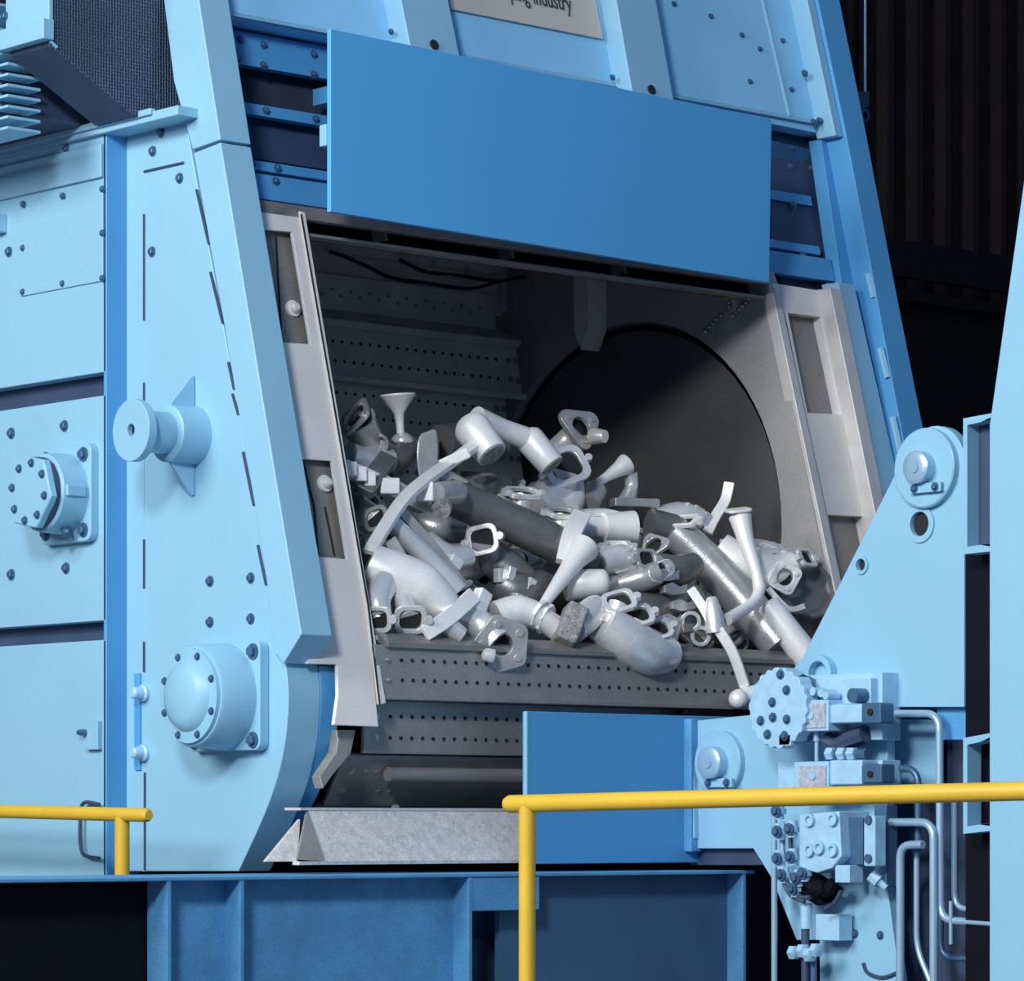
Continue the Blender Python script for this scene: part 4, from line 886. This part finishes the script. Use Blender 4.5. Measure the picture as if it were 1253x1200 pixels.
c = cst('lug_casting', (640, 725, -.06), 'dark stepped casting with small bright lugs left of the long white funnel')
tubep(c, [(612, 712, .0), (638, 726, -.04), (664, 716, -.02)], [.05, .06, .045], 'cast3', o1=True)
for p in ((612, 704, -.04), (624, 702, -.055), (648, 716, -.085), (632, 735, -.095)): MB().box(PC(p), .03, .03, .045, Matrix.Rotation(random.uniform(-.6, .6), 3, 'Y')).build('lug', 'cast', c, .004)
c = cst('port_casting', (480, 640, -.02), 'small dark square port casting tucked under the flat bar at the left')
port(c, (470, 640, .06), (462, 636, .0), dv(-.4, .3, .9), .07, .07, 'cast2', .035, .3)
tubep(c, [(470, 640, .05), (492, 650, .03), (505, 668, .0)], [.036, .04, .032], 'cast3')
c = cst('flanged_tube', (790, 700, -.15), 'grey stub tube with oval flange between the two port casting and the dark elbow')
tubep(c, [(760, 715, -.1), (785, 708, -.15), (806, 700, -.18)], [.034, .036, .034], 'cast2', o1=True)
flange(c, (808, 699, -.185), dv(.6, .2, .8), .06, .026, .012, 'cast', 2, .4, .5)
c = cst('clamp_casting', (850, 760, -.2), 'small grey double loop casting left of the cone riser')
for p in ((846, 760, -.22), (858, 778, -.24)): MB().poly_prism(circ(PC(p), RT, UP, .034, 20), dv(0, 0, -1) * .03, holes=[circ(PC(p), RT, UP, .02, 20)]).build('loop', 'cast2', c, .003)
bar(c, [(835, 770, -.2), (852, 770, -.22), (870, 785, -.23)], TO, .03, .02, 'cast3', 'bridge')

# ---- half buried castings filling the heap
def zbelt(y):
    for (ya, za), (yb, zb) in zip(path[:-1], path[1:]):
        if yb <= y <= ya: return zb + (za - zb) * (y - yb) / (ya - yb)
    return .7
sil = [(425, 520), (520, 560), (600, 585), (690, 600), (760, 628), (850, 655), (900, 672), (980, 700), (1010, 720)]
def silz(x):
    for (a, b), (c_, d_) in zip(sil[:-1], sil[1:]):
        if a <= x <= c_: return b + (d_ - b) * (x - a) / (c_ - a)
    return 720
KEEP = {
    5: 'half buried riser right of the pale horizontal riser cylinder',
    7: 'half buried ported piece on the lip below the double loop casting',
    9: 'half buried grey elbow lying just above the long dark tubular manifold',
    15: 'half buried ported piece left of the wide open port',
    17: 'half buried ported piece at the lower end of the long flat bar',
    20: 'half buried ported piece above the edge on flange bar',
    25: 'half buried ported piece beneath the light grey block casting',
    26: 'half buried ported piece right of the hanging bar at the lip',
    32: 'half buried ported piece below the short gate bar by the left liner',
    40: 'half buried elbow below the riser stub with the rough broken end',
    42: 'half buried ported piece behind the bent foot of the slim sprue',
    48: 'half buried elbow right of the rectangular port under the dark tube',
    49: 'half buried flange casting right below the large white twin riser',
    50: 'half buried ported piece below the rectangular port of the small elbow',
    53: 'half buried ported piece above the double loop casting',
    71: 'half buried flange casting below the right end of the horizontal cone',
    72: 'half buried elbow between the grey rod and the dark stepped casting',
    74: 'half buried ported piece left of the long white funnel sprue',
    80: 'half buried riser above the grey riser stub with rough end',
}
KG = ['buried elbows', 'buried risers', 'buried manifold pieces', 'buried flanges']
def local_proto(kind):
    t = thing(['elbow_casting', 'riser_stub', 'manifold', 'flanged_elbow'][kind], (0, 0, 0), 'half buried casting in the heap', 'casting', KG[kind])
    Z = V((0, 0, 0))
    if kind == 0: tubep(t, [V((-.09, 0, 0)), V((-.02, 0, .02)), V((.03, .02, .08))], [.036, .042, .04], 'cast2', o0=True, o1=True)
    if kind == 1: riser(t, V((-.08, 0, 0)), V((.08, 0, .0)), .036, .042, 'cast')
    if kind == 2:
        tubep(t, [V((-.13, 0, 0)), V((0, .01, 0)), V((.13, 0, 0))], [.036, .045, .036], 'cast2', o1=True)
        for x in (-.06, .05): port(t, V((x, 0, 0)), V((x, 0, .065)), V((0, -.2, 1)), .08, .06, 'cast', .028)
    if kind == 3:
        tubep(t, [V((0, 0, -.1)), V((0, 0, -.03)), V((0, 0, .04))], .036, 'cast3', k=2)
        flange(t, V((0, 0, .04)), V((0, 0, 1)), .08, .03, .016, 'cast2', 3)
    return t
def copy_tree(o, parent=None):
    c_ = o.copy(); COL.objects.link(c_); c_.parent = parent
    for ch in o.children: copy_tree(ch, c_)
    return c_
random.seed(21); protos = [local_proto(k) for k in range(4)]; used = [False] * 4; nf = 0
for i in range(400):
    px = random.uniform(430, 985); s0 = silz(px); py = random.uniform(s0 + 15, 775 + (px - 430) * .06)
    Y = .06 + (775 - py) / 280 * .5 + random.uniform(0, .16); p = onY(px, py, Y)
    if not (.42 < p.x < 2.2) or p.z < zbelt(Y) + .06: continue
    k = random.choice((0, 0, 1, 2, 2, 3))
    rot = (random.uniform(-1, 1), random.uniform(-1, 1), random.uniform(0, 6.28))
    if nf in KEEP:
        o = protos[k] if not used[k] else copy_tree(protos[k]); used[k] = True
        o.location = p; o.rotation_euler = rot; o['label'] = KEEP[nf]
    nf += 1
    if nf >= 85: break
